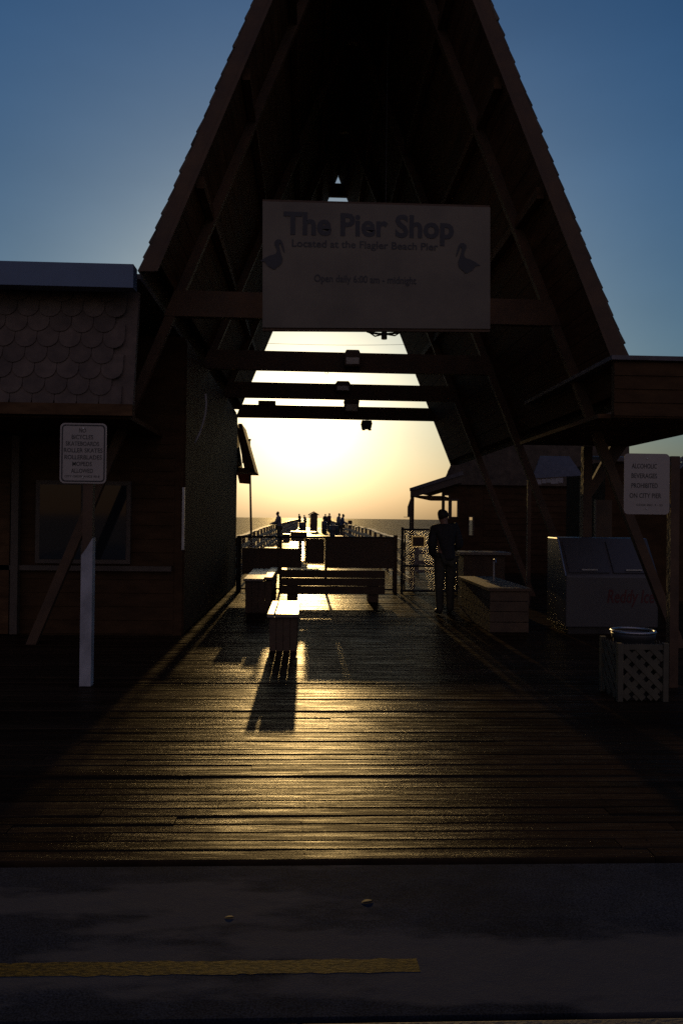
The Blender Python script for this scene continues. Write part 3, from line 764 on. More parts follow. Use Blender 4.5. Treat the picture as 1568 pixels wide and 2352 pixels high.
# broad bench seen from behind, on two pedestals
YB2 = 15.8
a = at(645, 1308, YB2); b = at(884, 1312, YB2)
bb = thing('pedestal_bench', 'wide bench with its back to us on two pedestals before the fence', 'bench', ((a.x + b.x) / 2, YB2, 0), 'benches under the A-frame')
zt = a.z; z0 = at(700, 1364, YB2).z
for k in range(3):
    h = (zt - z0) / 3
    MB().box(a.x, b.x, YB2 - .02, YB2 + .025, z0 + h * k + .004, z0 + h * (k + 1) - .004).build('back_board', 'bench_dark', bb)
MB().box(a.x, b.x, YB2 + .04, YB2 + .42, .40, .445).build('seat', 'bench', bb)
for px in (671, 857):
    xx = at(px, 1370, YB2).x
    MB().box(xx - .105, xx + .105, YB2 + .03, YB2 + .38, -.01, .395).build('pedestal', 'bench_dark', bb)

# long planter box at the right of the passage
pl = thing('planter_box', 'low timber box along the right side of the passage', 'box', (2.95, 12.9, 0))
for k in range(4):
    MB().box(2.72, 3.3, 11.7, 14.05, .01 + .155 * k, .155 * (k + 1)).build('side_board', 'bench_dark', pl)
MB().box(2.69, 3.33, 11.66, 14.09, .625, .665).build('top', 'bench_dark', pl)
# counter behind it
ctb = thing('fish_counter', 'waist high counter with pale top behind the standing person', 'counter', (3.1, 15.2, 0))
a = at(1052, 1267, 15.2); b = at(1120, 1267, 15.2)
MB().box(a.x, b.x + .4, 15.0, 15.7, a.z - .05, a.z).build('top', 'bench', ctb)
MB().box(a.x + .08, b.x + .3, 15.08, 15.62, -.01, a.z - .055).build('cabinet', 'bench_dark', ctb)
# small tap pipe
a = at(1130.5, 1278, 13.2)
tp = thing('stand_pipe', 'thin standing pipe with shiny tap by the timber box', 'pipe', (3.05, 13.0, 0.66))
MB().tube([(3.08, 13.0, .666), (3.08, 13.0, 1.02)], .02, 8).build('pipe', 'steel', tp)
MB().tube([(3.08, 13.0, 1.0), (3.08, 12.92, 1.03), (3.08, 12.88, .97)], .018, 8).build('tap', 'steel', tp)

# ------------------------------------------------------------------ ice chest
ic = thing('ice_chest', 'white ice merchandiser box with dark lettering right of the passage', 'freezer', (4.2, 11.6, 0))
ix0 = at(1300, 1300, 11.6).x; ix1 = at(1512, 1300, 11.6).x; iy = 11.6
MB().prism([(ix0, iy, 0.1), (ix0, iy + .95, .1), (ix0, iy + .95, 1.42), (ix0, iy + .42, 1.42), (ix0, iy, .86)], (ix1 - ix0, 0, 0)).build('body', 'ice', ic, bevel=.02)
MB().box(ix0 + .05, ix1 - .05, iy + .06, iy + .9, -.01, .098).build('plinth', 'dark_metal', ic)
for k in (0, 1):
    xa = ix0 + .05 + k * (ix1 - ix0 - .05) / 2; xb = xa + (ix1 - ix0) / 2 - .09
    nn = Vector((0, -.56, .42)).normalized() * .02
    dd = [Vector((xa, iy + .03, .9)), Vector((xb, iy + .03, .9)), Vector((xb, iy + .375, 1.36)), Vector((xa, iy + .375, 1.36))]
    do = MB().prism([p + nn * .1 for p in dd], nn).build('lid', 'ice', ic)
    MB().beam(dd[0].lerp(dd[1], .3) + nn * 2 + Vector((0, 0.02, .03)), dd[0].lerp(dd[1], .7) + nn * 2 + Vector((0, .02, .03)), .02, .02).build('handle', 'steel', do)
MB().tube([(ix0 - .012, iy + .40, 1.43), (ix0 - .012, iy - .01, .86)], .012, 8).build('edge_trim', 'steel', ic)
a = at(1393, 1384, iy); b = at(1502, 1384, iy)
lettering('lettering', [('Reddy Ice', (a.x + b.x) / 2, a.z, .2, b.x - a.x)], ic, 'red_ink', iy - .004, .015, .2)

# tall notice board between the trusses
nb_ = thing('notice_panel', 'tall dark panel on a steel shelf above the ice chest', 'panel', (3.9, 13.2, 0))
a = at(1369, 1148, 13.2); b = at(1404, 1246, 13.2)
MB().box(a.x, b.x, 13.2, 13.26, b.z, a.z).build('panel', 'bench_dark', nb_)
MB().box(a.x - .02, a.x, 13.19, 13.27, b.z, a.z).build('side_strip', 'trim', nb_)
MB().tube([(a.x - .25, 13.15, b.z - .01), (b.x + .02, 13.15, b.z - .03)], .022, 8).build('shelf_bar', 'steel', nb_)
MB().box(a.x + .04, a.x + .1, 13.2, 13.26, -.02, b.z - .005).build('leg', 'beam', nb_)
MB().box(b.x - .1, b.x - .04, 13.2, 13.26, -.02, b.z - .005).build('leg', 'beam', nb_)

# awning with pale fringe in the shade
aw = thing('awning', 'small grey awning with pale ragged fringe under the porch', 'awning', (4.4, 15.5, 2.3))
a = at(1213, 1105, 15.5); b = at(1300, 1045, 15.5)
MB().prism([(a.x + .05, 15.4, a.z + .05), (b.x + .3, 15.4, a.z + .12), (b.x + .2, 15.9, b.z), (a.x + .35, 15.9, b.z)], (0, .04, .01)).build('canopy', 'shirt_grey', aw)
fr = MB()
x = a.x
while x < b.x - .1:
    L = random.uniform(.06, .14); fr.box(x, x + L * .9, 15.36, 15.375, a.z - .05 - random.uniform(0, .04) + (x - a.x) * .08, a.z + .02 + (x - a.x) * .08); x += L
fr.build('fringe', 'white', aw)
MB().beam((a.x, 15.45, a.z + .02), (a.x, 15.45, -.02), .07, .07).build('post', 'beam', aw)
MB().beam((b.x + .3, 15.45, a.z + .08), (b.x + .3, 15.45, -.02), .07, .07).build('post', 'beam', aw)

# lattice trash bin
tbx = at(1452, 1600, 7.55).x
tb = thing('lattice_trash_bin', 'square trash bin clad in diagonal lattice with open drum rim', 'trash bin', (tbx, 7.55, 0))
hw = .215; ht = .50
lt = MB()
def lattice(mb, org, ux, w_, h_, nrm):
    """diagonal slats on a vertical face"""
    ux = Vector(ux); nrm = Vector(nrm); sp_ = .138
    for sg in (1, -1):
        k = -int(h_ / sp_) - 1
        while k * sp_ < w_ + h_:
            u0 = k * sp_
            pts = []
            # param line u = u0 + sg*v (sg -1 shifts)
            for v in (0, h_): pts.append((u0 + (v if sg > 0 else h_ - v), v))
            (ua, va), (ub, vb) = pts
            lo, hi = .02, w_ - .02
            def lerp(u): return va + (vb - va) * (u - ua) / (ub - ua)
            if max(ua, ub) > lo and min(ua, ub) < hi:
                if ua < lo: va_ = lerp(lo); ua_ = lo
                elif ua > hi: va_ = lerp(hi); ua_ = hi
                else: ua_, va_ = ua, va
                if ub < lo: vb_ = lerp(lo); ub_ = lo
                elif ub > hi: vb_ = lerp(hi); ub_ = hi
                else: ub_, vb_ = ub, vb
                off = nrm * (.004 if sg > 0 else .012)
                p = Vector(org) + ux * ua_ + Vector((0, 0, va_)) + off; q = Vector(org) + ux * ub_ + Vector((0, 0, vb_)) + off
                if (p - q).length > .03: mb.beam(p, q,   .007, .055, up=tuple(ux.cross(Vector((0, 0, 1)))) if False else tuple((q - p).cross(nrm)))
            k += 1
Y0 = 7.55
for org, ux, nr in (((tbx - hw, Y0 - hw, .02), (1, 0, 0), (0, -1, 0)), ((tbx - hw, Y0 + hw, .02), (0, -1, 0), (-1, 0, 0)), ((tbx + hw, Y0 - hw, .02), (0, 1, 0), (1, 0, 0))):
    lattice(lt, org, ux, 2 * hw, ht, nr)
lt.build('lattice', 'lattice', tb)
for sx in (-1, 1):
    for sy in (-1, 1): MB().box(tbx + sx * hw - .025, tbx + sx * hw + .025, Y0 + sy * hw - .025, Y0 + sy * hw + .025, -.01, ht + .04).build('corner_post', 'lattice', tb)
MB().box(tbx - hw + .03, tbx + hw - .03, Y0 - hw - .018, Y0 - hw + .01, ht - .02, ht + .03).build('top_rail', 'lattice', tb)
MB().lathe((tbx, Y0, 0), [(.185, 0), (.185, .55), (.2, .56), (.206, .60), (.2, .612), (.185, .6), (.18, .1), (0, .1)], 28).build('drum', 'drum', tb, smooth=True)
MB().lathe((tbx, Y0, 0), [(.206, .614), (.216, .624), (.206, .636), (.19, .636), (.184, .624), (.192, .614), (.206, .614)], 28).build('rim', 'steel', tb, smooth=True)

# ------------------------------------------------------------------ posted signs
def post_sign(name, label, x0, y0, x1, y1, Y, lines, border, tilt=0):
    a = at(x0, y0, Y); b = at(x1, y1, Y); cx = (a.x + b.x) / 2; cz = (a.z + b.z) / 2; w_ = b.x - a.x; h_ = a.z - b.z
    o = thing(name, label, 'sign', (cx, Y, 0))
    pl = MB().prism(rounded(cx, cz, w_, h_, .045, Y), (0, .004, 0)).build('plate', 'sign_white', o)
    if border:
        bd = MB(); n = 28; A = rounded(cx, cz, w_ - .03, h_ - .03, .038, Y - .0015); B = rounded(cx, cz, w_ - .055, h_ - .055, .03, Y - .0015); m_ = len(A)
        bd.add(A + B, [(i, (i + 1) % m_, m_ + (i + 1) % m_, m_ + i) for i in range(m_)]); bd.build('border', 'sign_ink', pl)
    lettering('lettering', [(t, cx + dx * w_, a.z - f * h_, hh * h_, None if ww is None else ww * w_) for t, f, hh, ww, dx in lines], pl, 'sign_ink', Y - .0015, .012)
    bolt = MB()
    for z in (a.z - .05, b.z + .06): bolt.tube([(cx, Y - .008, z), (cx, Y + .006, z)], .009, 8)
    bolt.build('bolt', 'steel', pl)
    return o, cx, a.z, b.z
YS = 7.9
o, cx, zt, zb2 = post_sign('rules_sign', 'white rules sign listing bicycles and skateboards on a pale post', 139, 971, 244, 1111, YS,
    [('NO', .155, .075, .15, -.02), ('BICYCLES', .265, .072, .46, -.02), ('SKATEBOARDS', .375, .072, .72, -.02), ('ROLLER SKATES', .485, .072, .83, 0), ('ROLLERBLADES', .6, .072, .8, 0), ('MOPEDS', .71, .072, .42, -.02), ('ALLOWED', .825, .072, .47, -.02), ('CITY ORDINANCE 90-8', .9, .035, .75, -.02)], True)
pxl = at(200, 1500, YS + .06).x
MB().box(pxl - .047, pxl + .047, YS + .012, YS + .1, -.02, zt - .03).build('post', 'beam', o)
zsl = at(200, 1262, YS).z; zsh = at(200, 1235, YS).z
MB().prism([(pxl - .055, YS + .004, .0), (pxl + .055, YS + .004, 0), (pxl + .055, YS + .004, zsh), (pxl - .0, YS + .004, zsl + .02), (pxl - .055, YS + .004, zsl - .06)], (0, .104, 0)).build('post_sleeve', 'white', o)
o, cx, zt, zb2 = post_sign('rules_sign', 'white rounded sign prohibiting alcoholic beverages at the right edge', 1433, 1041, 1536, 1182, YS,
    [('ALCOHOLIC', .245, .08, .55, -.06), ('BEVERAGES', .405, .08, .56, -.06), ('PROHIBITED', .565, .08, .58, -.05), ('ON CITY PIER', .73, .08, .7, -.03), ('CODE SEC. 4 - 52', .86, .03, .58, .06)], False)
MB().box(cx + .255, cx + .345, YS + .012, YS + .1, -.02, zt - .02).build('post', 'beam', o)
for z in (zt - .1, zb2 + .09): MB().box(cx - .15, cx + .254, YS + .008, YS + .03, z - .015, z + .015).build('arm', 'dark_metal', o)

# ------------------------------------------------------------------ the shop banner
YBN = 9.12
a = at(603, 462, YBN); b = at(1125, 755, YBN)
bn = thing('shop_banner', 'wide pale pier shop banner with pelicans hung inside the A-frame', 'banner', ((a.x + b.x) / 2, YBN, b.z))
a2 = at(1125, 476, YBN); b2 = at(603, 752, YBN)
bd = MB(); nx, nz = 16, 10; vs = []
for j in range(nz + 1):
    for i in range(nx + 1):
        u, v = i / nx, j / nz
        p = a.lerp(a2, u).lerp(b2.lerp(b, u), v)
        p.y = YBN + .002 * math.sin(u * 9 + v * 2) * math.sin(v * 3 + .5) + .001 * math.sin(u * 23 + v * 5)
        vs.append(p)
fs = [(j * (nx + 1) + i, (j + 1) * (nx + 1) + i, (j + 1) * (nx + 1) + i + 1, j * (nx + 1) + i + 1) for j in range(nz) for i in range(nx)]
bd.add(vs, fs)
bo = bd.build('board', 'banner', bn)
so_ = bo.modifiers.new('thickness', 'SOLIDIFY'); so_.thickness = .02; so_.offset = -1
for p, q in ((a, a2), (b2, b)):
    MB().beam(p + Vector((0, .045, 0)), q + Vector((0, .045, 0)), .05, .06).build('batten', 'beam', bn)
wdt = a2.x - a.x; hgt = a.z - b.z
def bx(px): return at(px, 600, YBN).x
def bz(py): return at(860, py, YBN).z
lettering('lettering', [('The Pier Shop', (bx(650) + bx(1041)) / 2, bz(542), bz(487) - bz(538), bx(1041) - bx(650))], bn, 'sign_ink', YBN - .005, .03)
lettering('lettering', [('Located at the Flagler Beach Pier', (bx(670) + bx(1005)) / 2, bz(571), .085, bx(1005) - bx(670)),
                        ('Open daily 6:00 am - midnight', (bx(722) + bx(956)) / 2, bz(650), .085, bx(956) - bx(722))], bn, 'sign_ink', YBN - .005, .012)
def pelican(cx, cz, h, sg):
    P = [(-.05, 1.0), (.06, 1.0), (.14, .93), (.15, .84), (.09, .72), (.06, .6), (.12, .5), (.28, .46), (.48, .36), (.62, .26), (.46, .24), (.36, .1), (.22, .02), (.2, 0), (.08, 0), (.1, .03), (0, .1), (-.1, .2), (-.13, .36), (-.06, .56), (-.02, .72), (0, .83), (-.04, .88), (-.08, .8), (-.16, .6), (-.2, .55), (-.17, .72), (-.12, .9)]
    mb = MB(); pts = [(cx + sg * u * h, YBN - .008, cz + v * h) for u, v in P]
    if sg > 0: pts = pts[::-1]
    mb.prism(pts, (0, .003, 0)); return mb.build('pelican_emblem', 'sign_ink', bn)
pelican(bx(1060), bz(622), bz(553) - bz(622), 1)
pelican(bx(640), bz(624), bz(556) - bz(624), -1)
for px, Z in ((690, 0), (1050, 0)):
    p = Vector((bx(px), YBN + .05, bz(468))); MB().beam(p, p + Vector((0, 1.85, 0)), .05, .05).build('bracket', 'beam', bn)

# ------------------------------------------------------------------ hanging fittings
# wagon wheel lamp
YW = 12.2
wc = at(882, 764, YW)
ww = thing('wheel_lamp', 'round hoop lamp hanging from the roof near the passage middle', 'lamp', (wc.x, YW, wc.z))
ring = []
RW = .30
for k in range(25):
    t = 2 * math.pi * k / 24; ring.append((wc.x + RW * math.cos(t), YW + RW * math.sin(t), wc.z + .05))
MB().tube(ring, .018, 8, False).build('hoop', 'dark_metal', ww, smooth=True)
for k in range(6):
    t = math.pi * k / 3 + .3; MB().tube([(wc.x, YW, wc.z - .02), (wc.x + RW * .6 * math.cos(t), YW + RW * .6 * math.sin(t), wc.z - .03), (wc.x + RW * math.cos(t), YW + RW * math.sin(t), wc.z + .05)], .012, 6).build('spoke', 'dark_metal', ww, smooth=True)
MB().lathe((wc.x, YW, wc.z), [(0, -.1), (.045, -.1), (.045, 0), (.03, .03), (0, .03)], 14).build('hub', 'dark_metal', ww)
MB().tube([(wc.x, YW, wc.z + .02), (wc.x, YW, wc.z + 5.0)], .01, 6).build('stem', 'dark_metal', ww)
gp = Vector((wc.x - .37, YW, wc.z + .09)); gl = MB()
gl.lathe(gp, [(0, -.06), (.1, -.05), (.16, -.01), (.17, .02), (.1, .06), (0, .07)], 18); gl.build('shade', 'globe', ww, smooth=True)
# flood lamp box under the last tie
fx = at(842, 976, 20.6)
fl = thing('hanging_fan_box', 'boxy lamp fitting hanging under the farthest tie beam', 'lamp', (fx.x, 20.6, fx.z))
q0, q1 = at(828.5, 966, 20.6), at(854, 986, 20.6)
MB().prism([(q0.x + .03, 20.5, q1.z), (q1.x - .03, 20.5, q1.z), (q1.x, 20.5, q0.z - .08), (q1.x - .02, 20.5, q0.z), (q0.x + .02, 20.5, q0.z), (q0.x, 20.5, q0.z - .08)], (0, .2, 0)).build('housing', 'dark_metal', fl, bevel=.015)
for t in (.25, .8): MB().lathe((q0.x + (q1.x - q0.x) * t, 20.6, q1.z), [(0, -.035), (.04, -.03), (.045, 0), (0, .005)], 12).build('bulb_holder', 'dark_metal', fl)
for t in (.45, .55, .65): MB().tube([(q0.x + (q1.x - q0.x) * t, 20.62, q0.z), (q0.x + (q1.x - q0.x) * t, 20.62, 4.28)], .008, 6).build('hanger_rod', 'dark_metal', fl)
MB().tube([(q0.x + .06, 20.6, q0.z), (q0.x + .04, 20.6, q0.z + .07), (q0.x - .02, 20.6, 4.26)], .006, 6).build('wire', 'cable', fl)
# lanterns on the ties
def lantern(label, px, ptop, pbot, pw, Y):
    c = at(px, ptop, Y); bt = at(px, pbot, Y); hw_ = pw / 2 / 1830 * Y
    o = thing('tie_lantern', label, 'lamp', (c.x, Y, bt.z), 'lanterns fixed along the tie beams')
    h = c.z - bt.z
    MB().prism([(c.x - hw_, Y - .1, bt.z), (c.x + hw_, Y - .1, bt.z), (c.x + hw_ * 1.02, Y - .1, bt.z + h * .55), (c.x + hw_ * 1.1, Y - .1, bt.z + h * .68), (c.x + hw_ * .8, Y - .1, bt.z + h), (c.x - hw_ * .8, Y - .1, bt.z + h), (c.x - hw_ * 1.1, Y - .1, bt.z + h * .68), (c.x - hw_ * 1.02, Y - .1, bt.z + h * .55)], (0, .2, 0)).build('housing', 'panel', o, bevel=.01)
    MB().box(c.x - hw_ * .8, c.x + hw_ * .8, Y - .115, Y - .102, bt.z + h * .1, bt.z + h * .5).build('pane', 'globe', o)
    return o
lantern('lantern box fixed on the farthest tie beam beside the sun', 807, 911, 948, 33, 20.72)
lantern('lantern box fixed on the middle tie beam, just showing above it', 787, 876.5, 900, 33, 17.22)
lantern('lantern box fixed on the nearer tie beam, just showing above it', 809, 805.5, 842, 36, 13.92)
ek = at(750, 855, 17.3)
er = MB(); er.tube([(ek.x + .03 * math.cos(k * math.pi / 6), 17.3, ek.z - .01 + .03 * math.sin(k * math.pi / 6)) for k in range(13)], .006, 6, False)
tag(er.build('eye_hook', 'dark_metal'), 'tiny ring hook under the middle tie beam', 'hook')
# cable slung across the passage
s0 = at(600, 788, 19.2); s1 = at(945, 791, 19.2); pts = [s0.lerp(s1, k / 12) + Vector((0, 0, -.03 * math.sin(math.pi * k / 12))) for k in range(13)]
tag(MB().tube(pts, .004, 6).build('slung_cable', 'cable'), 'hair thin cable slung across the upper opening', 'cable')

# ------------------------------------------------------------------ kiosk and bins on the pier
YK = 85.0; zk = pier_z(YK)
k0 = at(711.9, 1218, YK).x; k1 = at(728.8, 1218, YK).x; r0 = at(707.6, 1182, YK); r1 = at(732.6, 1182, YK); kt = at(719.5, 1175, YK)
hu = thing('pier_kiosk', 'narrow little hut with a gabled roof out on the pier', 'hut', ((k0 + k1) / 2, YK, zk))
MB().box(k0, k1, YK, YK + 1, zk, r0.z + .02).build('wall', 'bench_dark', hu)
xm = (r0.x + r1.x) / 2
MB().prism([(r0.x, YK - .15, r0.z - .08), (xm, YK - .15, kt.z - .08), (r1.x, YK - .15, r0.z - .08), (r1.x, YK - .15, r0.z + .03), (xm, YK - .15, kt.z + .03), (r0.x, YK - .15, r0.z + .03)], (0, 1.3, 0)).build('roof', 'shake', hu)
MB().prism([(k0, YK + .002, r0.z + .02), (k1, YK + .002, r0.z + .02), (xm, YK + .002, kt.z - .1)], (0, .9, 0)).build('gable', 'bench_dark', hu)
MB().box(k0 - .12, k0 - .04, YK, YK + .08, zk, r0.z).build('side_post', 'rail', hu)
def barrel(label, x, Y, h=1.0, r=.29):
    z = pier_z(Y); o = thing('trash_barrel', label, 'barrel', (x, Y, z), 'trash barrels out on the pier')
    MB().lathe((x, Y, z), [(0, 0), (r * .95, 0), (r * .95, h * .3), (r, h * .33), (r * .96, h * .36), (r * .96, h * .63), (r, h * .66), (r * .96, h * .7), (r * .96, h * .97), (r * .8, h * .97), (r * .78, h * .5), (0, h * .5)], 18).build('drum', 'drum', o, smooth=True)
    MB().lathe((x, Y, z), [(r * .98, h * .96), (r * 1.06, h * .98), (r * .98, h), (r * .84, h), (r * .82, h * .97)], 18).build('rim', 'steel', o, smooth=True)
    return o
barrel('rusty barrel on the pier, left of the little hut', at(696, 1220, 70).x, 70, 1.05, .28)
barrel('rusty barrel on the pier, just right of the little hut', at(744, 1220, 76).x, 76, 1.1, .26)
barrel('rusty barrel on the pier, against the right railing', at(766, 1228, 56).x, 56, 1.0, .3)
def pier_bench(label, x, Y, back=1):
    z = pier_z(Y); o = thing('pier_bench', label, 'bench', (x, Y, z), 'benches out on the pier')
    for k in range(3): MB().box(x - .24 + k * .16, x - .10 + k * .16, Y - .9, Y + .9, z + .42, z + .46).build('seat_board', 'bench', o)
    for h in (.6, .78): MB().box(x + back * .26, x + back * .29, Y - .9, Y + .9, z + h, z + h + .13).build('back_board', 'bench', o)
    for yy in (Y - .7, Y + .7):
        MB().box(x - .22, x + .22, yy - .04, yy + .04, z, z + .415).build('leg', 'bench_dark', o)
        MB().box(x + back * .26 - .03, x + back * .26, yy - .04, yy + .04, z + .42, z + .92).build('back_support', 'bench_dark', o)
    return o
pier_bench('grey bench facing inward at the left railing, nearest the fence', -1.35, 30, -1)
pier_bench('grey bench facing inward at the left railing, farther out', -1.3, 52, -1)
pier_bench('grey bench facing inward at the right railing, beyond the fence', 1.95, 48, 1)
# picnic-like table nearer, on one leg
pt = at(708, 1231, 34)
tbn = thing('cleaning_table', 'small one-legged table standing on the pier behind the fence', 'table', (pt.x, 34, pier_z(34)))
zz = pier_z(34)
MB().box(pt.x - .75, pt.x + .32, 33.7, 34.5, zz + .92, zz + .97).build('tabletop', 'bench', tbn)
MB().box(pt.x - .75, pt.x - .05, 33.75, 34.4, zz + .55, zz + .915).build('cabinet', 'bench_dark', tbn)
MB().box(pt.x - .42, pt.x - .27, 33.98, 34.13, zz, zz + .545).build('leg', 'bench_dark', tbn)
pb0 = at(797.5, 1203, 60)
MB_ = MB().tube([(pb0.x + .2, 60, -6), (pb0.x + .2, 60, at(797.5, 1195.5, 60).z)], .16, 10)
tag(MB_.build('mooring_pile', 'beam'), 'lone timber pile standing in the sea right of the pier', 'pile')

# ------------------------------------------------------------------ people
def skinned(name, verts, edges, radii, mat, parent, sub=2, root=0):
    me = bpy.data.meshes.new(name); me.from_pydata([tuple(v) for v in verts], edges, []); me.update()
    o = bpy.data.objects.new(name, me); col.objects.link(o)
    md = o.modifiers.new('skin', 'SKIN'); md.use_smooth_shade = True
    for i, r in enumerate(radii):
        sv = me.skin_vertices[0].data[i]; sv.radius = r if isinstance(r, tuple) else (r, r); sv.use_root = (i == root)
    ss = o.modifiers.new('sub', 'SUBSURF'); ss.levels = sub; ss.render_levels = sub
    bpy.context.view_layer.update()
    m2 = bpy.data.meshes.new_from_object(o.evaluated_get(bpy.context.evaluated_depsgraph_get()))
    m2.name = name; m2.materials.clear(); m2.materials.append(M[mat])
    m2.polygons.foreach_set('use_smooth', [True] * len(m2.polygons))
    bpy.data.objects.remove(o); bpy.data.meshes.remove(me)
    o = bpy.data.objects.new(name, m2); col.objects.link(o); o.parent = parent
    return o

def person(label, loc, heading, height, top, legs, pose='stand', lean=0.0, detail=True, group=None, hair='hair', stride=0.0, sway=0.0):
    """figure facing local +Y, scaled to height, feet at the root"""
    root = bpy.data.objects.new('person', None); col.objects.link(root)
    root.location = loc; root.rotation_euler = (0, 0, heading); k = height / 1.6; root.scale = (k, k, k)
    tag(root, label, 'person', group)
    def L(x, y, z):            # lean the trunk forward about the hips
        if z > .92: return (x, y + (z - .92) * lean, z - (z - .92) * lean * lean * .5)
        return (x, y, z)
    J = dict(pel=(sway * .6, 0, .95), hem=(sway * .5, 0, .84), wa=L(sway * .4, .0, 1.08), ch=L(-sway * .2, .0, 1.28), nb=L(-sway * .3, -.015, 1.43), nk=L(-sway * .3, .0, 1.50), h0=L(-sway * .5, .025, 1.575), h1=L(-sway * .7, .02, 1.655))
    if pose == 'sit':
        hipz = .5
        def S(p): return (p[0], p[1], p[2] - .45)
        J = {a: S(b) for a, b in J.items()}
    for s_, n in ((-1, 'l'), (1, 'r')):
        J['sh' + n] = L(s_ * .185 - sway * .3, -.01, 1.40 + s_ * sway * .5); J['el' + n] = L(s_ * .235, -.05, 1.12); J['wr' + n] = L(s_ * .17, .14, 1.0 + s_ * sway * 1.2); J['ha' + n] = L(s_ * .14, .21, 1.0 + s_ * sway * 1.6)
        if pose == 'rail':
            J['el' + n] = L(s_ * .24, .10, 1.15); J['wr' + n] = L(s_ * .16, .36, 1.10); J['ha' + n] = L(s_ * .14, .44, 1.09)
        J['hip' + n] = (s_ * .095, 0, .90); J['kn' + n] = (s_ * .105, .02 + s_ * stride, .49); J['an' + n] = (s_ * .11, -.03 + s_ * stride * 1.6, .085); J['to' + n] = (s_ * .14, .14 + s_ * stride * 1.6, .045)
        if pose == 'sit':
            for q in ('sh', 'el', 'wr', 'ha'): a = J[q + n]; J[q + n] = (a[0], a[1], a[2] - .45)
            J['hip' + n] = (s_ * .1, .02, .47); J['kn' + n] = (s_ * .13, .42, .48); J['an' + n] = (s_ * .13, .40, .085); J['to' + n] = (s_ * .15, .57, .045)
    def chain(names, rad_, off=0.0):
        idx = {}; vs = []; es = []; rs = []
        for c in names:
            prev = None
            for q in c:
                if q not in idx: idx[q] = len(vs); vs.append(J[q]); rs.append(tuple(x + off for x in rad_[q]))
                if prev is not None: es.append((idx[prev], idx[q]))
                prev = q
        return vs, es, rs
    rb = dict(hem=(.17, .13), pel=(.15, .105), wa=(.135, .095), ch=(.155, .11), nb=(.085, .075), nk=(.052, .055), h0=(.068, .085), h1=(.072, .085))
    for n in 'lr':
        rb.update({'sh' + n: (.06, .06), 'el' + n: (.043, .043), 'wr' + n: (.029, .029), 'ha' + n: (.036, .02), 'hip' + n: (.088, .088), 'kn' + n: (.058, .058), 'an' + n: (.04, .04), 'to' + n: (.038, .03)})
    body = [('pel', 'wa', 'ch', 'nb', 'nk', 'h0', 'h1'), ('ch', 'shl', 'ell', 'wrl', 'hal'), ('ch', 'shr', 'elr', 'wrr', 'har'), ('pel', 'hipl', 'knl', 'anl', 'tol'), ('pel', 'hipr', 'knr', 'anr', 'tor')]
    vs, es, rs = chain(body, rb)
    if detail:                 # nose, ears and five fingers per hand grown from the same surface
        hi = [i for i, v in enumerate(vs) if v == J['h0']][0]
        for dx, dy, dz, r in ((0, .105, .0, .011), (-.078, 0, 0, .012), (.078, 0, 0, .012)):
            vs.append((J['h0'][0] + dx, J['h0'][1] + dy, J['h0'][2] + dz)); rs.append((r, r)); es.append((hi, len(vs) - 1))
    bo = skinned('body', vs, es, rs, 'skin', root)
    if detail:
        for n, s_ in (('l', -1), ('r', 1)):
            H = Vector(J['ha' + n]); W = Vector(J['wr' + n]); d = (H - W).normalized(); sd_ = d.cross(Vector((0, 0, 1))).normalized()
            for q, ln in ((-1.5, .06), (-.5, .075), (.5, .078), (1.5, .068)):
                b = H + sd_ * q * .017 * s_; pts = [b - d * .01, b + d * ln * .5, b + d * ln * .85 + Vector((0, 0, -ln * .35))]
                skinned('finger', pts, [(0, 1), (1, 2)], [.009, .0085, .007], 'skin', bo, 1)
            b = W.lerp(H, .45) - sd_ * .03 * s_; pts = [b, b + d * .03 - sd_ * .02 * s_, b + d * .06 - sd_ * .012 * s_ + Vector((0, 0, -.01))]
            skinned('thumb', pts, [(0, 1), (1, 2)], [.011, .01, .008], 'skin', bo, 1)
        for sx in (-1, 1):
            MB_e = MB(); MB_e.lathe((J['h0'][0] + sx * .03, J['h0'][1] + .078, J['h0'][2] + .025), [(0, -.011), (.008, -.008), (.011, 0), (.008, .008), (0, .011)], 10)
            e = MB_e.build('eye', 'sign_ink', None, smooth=True); e.parent = bo
    vs, es, rs = chain([('hem', 'pel', 'wa', 'ch', 'nb'), ('ch', 'shl', 'ell', 'wrl'), ('ch', 'shr', 'elr', 'wrr')], rb, .032)
    rs[1] = (.195, .15); skinned('jacket', vs, es, rs, top, root)
    vs, es, rs = chain([('pel', 'hipl', 'knl', 'anl'), ('pel', 'hipr', 'knr', 'anr')], rb, .022)
    vs = [(v[0], v[1], v[2] - .05) if v[2] < .12 else v for v in vs]
    rs[0] = (.155, .115); skinned('trousers', vs, es, rs, legs, root)
    for n in 'lr':
        skinned('shoe', [(J['an' + n][0], J['an' + n][1] - .03, .055), (J['an' + n][0], J['an' + n][1] + .05, .05), (J['to' + n][0], J['to' + n][1], .042)], [(0, 1), (1, 2)], [(.045, .05), (.048, .048), (.044, .036)], 'shoe', root, 1)
    h0 = Vector(J['h0']); h1 = Vector(J['h1'])
    skinned('hair', [h0 + Vector((0, -.045, -.045)), h1 + Vector((0, -.03, .0)), h1 + Vector((0, .035, .012))], [(0, 1), (1, 2)], [(.092, .07), (.105, .1), (.09, .055)], hair, root)
    return root

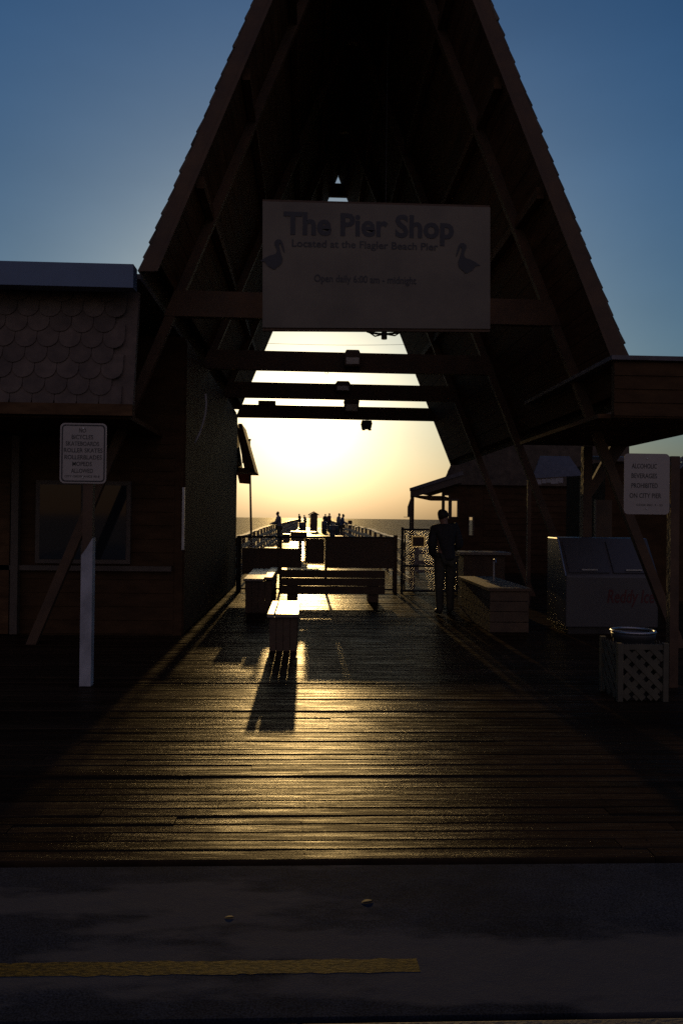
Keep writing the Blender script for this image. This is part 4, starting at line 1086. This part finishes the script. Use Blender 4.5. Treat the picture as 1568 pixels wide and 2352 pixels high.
pz = at(1018, 1405, 14.0)
person('person in dark jacket and olive trousers standing by the gate with back turned', (pz.x + .02, 14.0, .0), rad(6), 1.73, 'jacket', 'trousers', lean=.07, stride=.05, sway=.05)
q = at(633, 1190, 44)
person('person leaning on the left pier railing, nearest of the people out there', (-1.5, 43.5, pier_z(44)), rad(80), 1.75, 'shirt_grey', 'trousers', 'rail', .12, False, 'people out on the pier')
def far(label, px, Y, hd, top, legs, pose='stand', lean=.06, h=1.72, dz=0):
    x = at(px, 1190, Y).x
    person(label, (x, Y, pier_z(Y) + dz), rad(hd), h, top, legs, pose, lean, False, 'people out on the pier')
far('person standing at the far left railing, left of the little hut', 688.5, 98, 70, 'jacket', 'trousers', 'stand', .12)
far('person in blue sitting on the pier, close to the left side of the little hut', 701, 96, 60, 'shirt_blue', 'trousers', 'stand', .2, 1.6)
far('person in dark top standing just right of the little hut', 746, 94, -40, 'jacket', 'trousers', 'stand', .1)
far('person in faded red top in the middle right of the pier', 755.5, 82, -60, 'shirt_red', 'trousers', 'stand', .05, 1.78)
far('person in grey at the right railing, left one of the pair', 776.5, 60, -80, 'shirt_grey', 'trousers', 'stand', .1, 1.75)
far('person in blue at the right railing, right one of the pair', 784.5, 54, -90, 'shirt_blue', 'trousers', 'rail', .14, 1.7)

# ------------------------------------------------------------------ right background: low wooden hut roof and palm tuft
lh = thing('low_hut', 'low dark hut wall behind the alcohol sign at the right edge', 'hut', (9, 16.5, 0))
a = at(1400, 1062, 16.5); b = at(1700, 1046, 16.5)
MB().box(a.x - .1, b.x + 3, 16.5, 19, -.1, a.z + .02).build('wall', 'wall', lh)
MB().prism([(a.x - .2, 16.3, a.z + .025), (b.x + 3, 16.3, a.z + .025), (b.x + 3, 17.7, a.z + .16), (a.x - .2, 17.7, a.z + .16)], (0, 0, .07)).build('roof', 'roofing', lh)
pc = at(1692, 1040, 15.0)
pt_ = thing('thatched_umbrella', 'shaggy thatched sunshade peeking in at the right edge', 'sunshade', (pc.x, 15.0, 0))
th = MB()
for k in range(420):
    t = random.uniform(0, 2 * math.pi); u = random.uniform(.08, 1); r = 1.15 * u; z = 3.05 + .55 - .75 * u
    c, s_ = math.cos(t), math.sin(t)
    p = Vector((pc.x + r * c, 15 + r * s_, z)); L = random.uniform(.25, .5)
    th.beam(p, p + Vector((c * L * .75, s_ * L * .75, -L * random.uniform(.5, .8))), random.uniform(.02, .05), .008)
th.build('thatch', 'rail', pt_)
MB().tube([(pc.x, 15, -.02), (pc.x, 15, 3.55)], .06, 10).build('post', 'beam', pt_)

# dry leaves on the road
def leaf(label, px, py, size, rot):
    d = F0 + RR * ((px - 784) / 1830) + UU * (-(py - 1176) / 1830); t = -(EYE.z + .006) / d.z; p = EYE + d * t
    mb = MB(); c, s_ = math.cos(rot), math.sin(rot); N = 7; vs = []
    for i in range(N):
        u = i / (N - 1); wv = math.sin(math.pi * u) ** .8 * .28 * size
        for sg, lift in ((-1, .35), (0, .08), (1, .4)):
            lx = (u - .5) * size; ly = sg * wv
            vs.append((p.x + lx * c - ly * s_, p.y + lx * s_ + ly * c, -.0055 + size * (lift * .10 * math.sin(math.pi * u) + .01 + .02 * u)))
    fs = [(i * 3 + j, i * 3 + j + 1, (i + 1) * 3 + j + 1, (i + 1) * 3 + j) for i in range(N - 1) for j in range(2)]
    mb.add(vs, fs); o = mb.build('dry_leaf', 'leaf', smooth=True)
    m_ = o.modifiers.new('thickness', 'SOLIDIFY'); m_.thickness = .001
    tag(o, label, 'leaf', 'dry leaves on the road')
leaf('curled dry leaf on the asphalt in front of the boardwalk centre', 843, 2072, .055, .3)
leaf('dry leaf on the asphalt left of the road centre', 527, 2108, .04, .1)
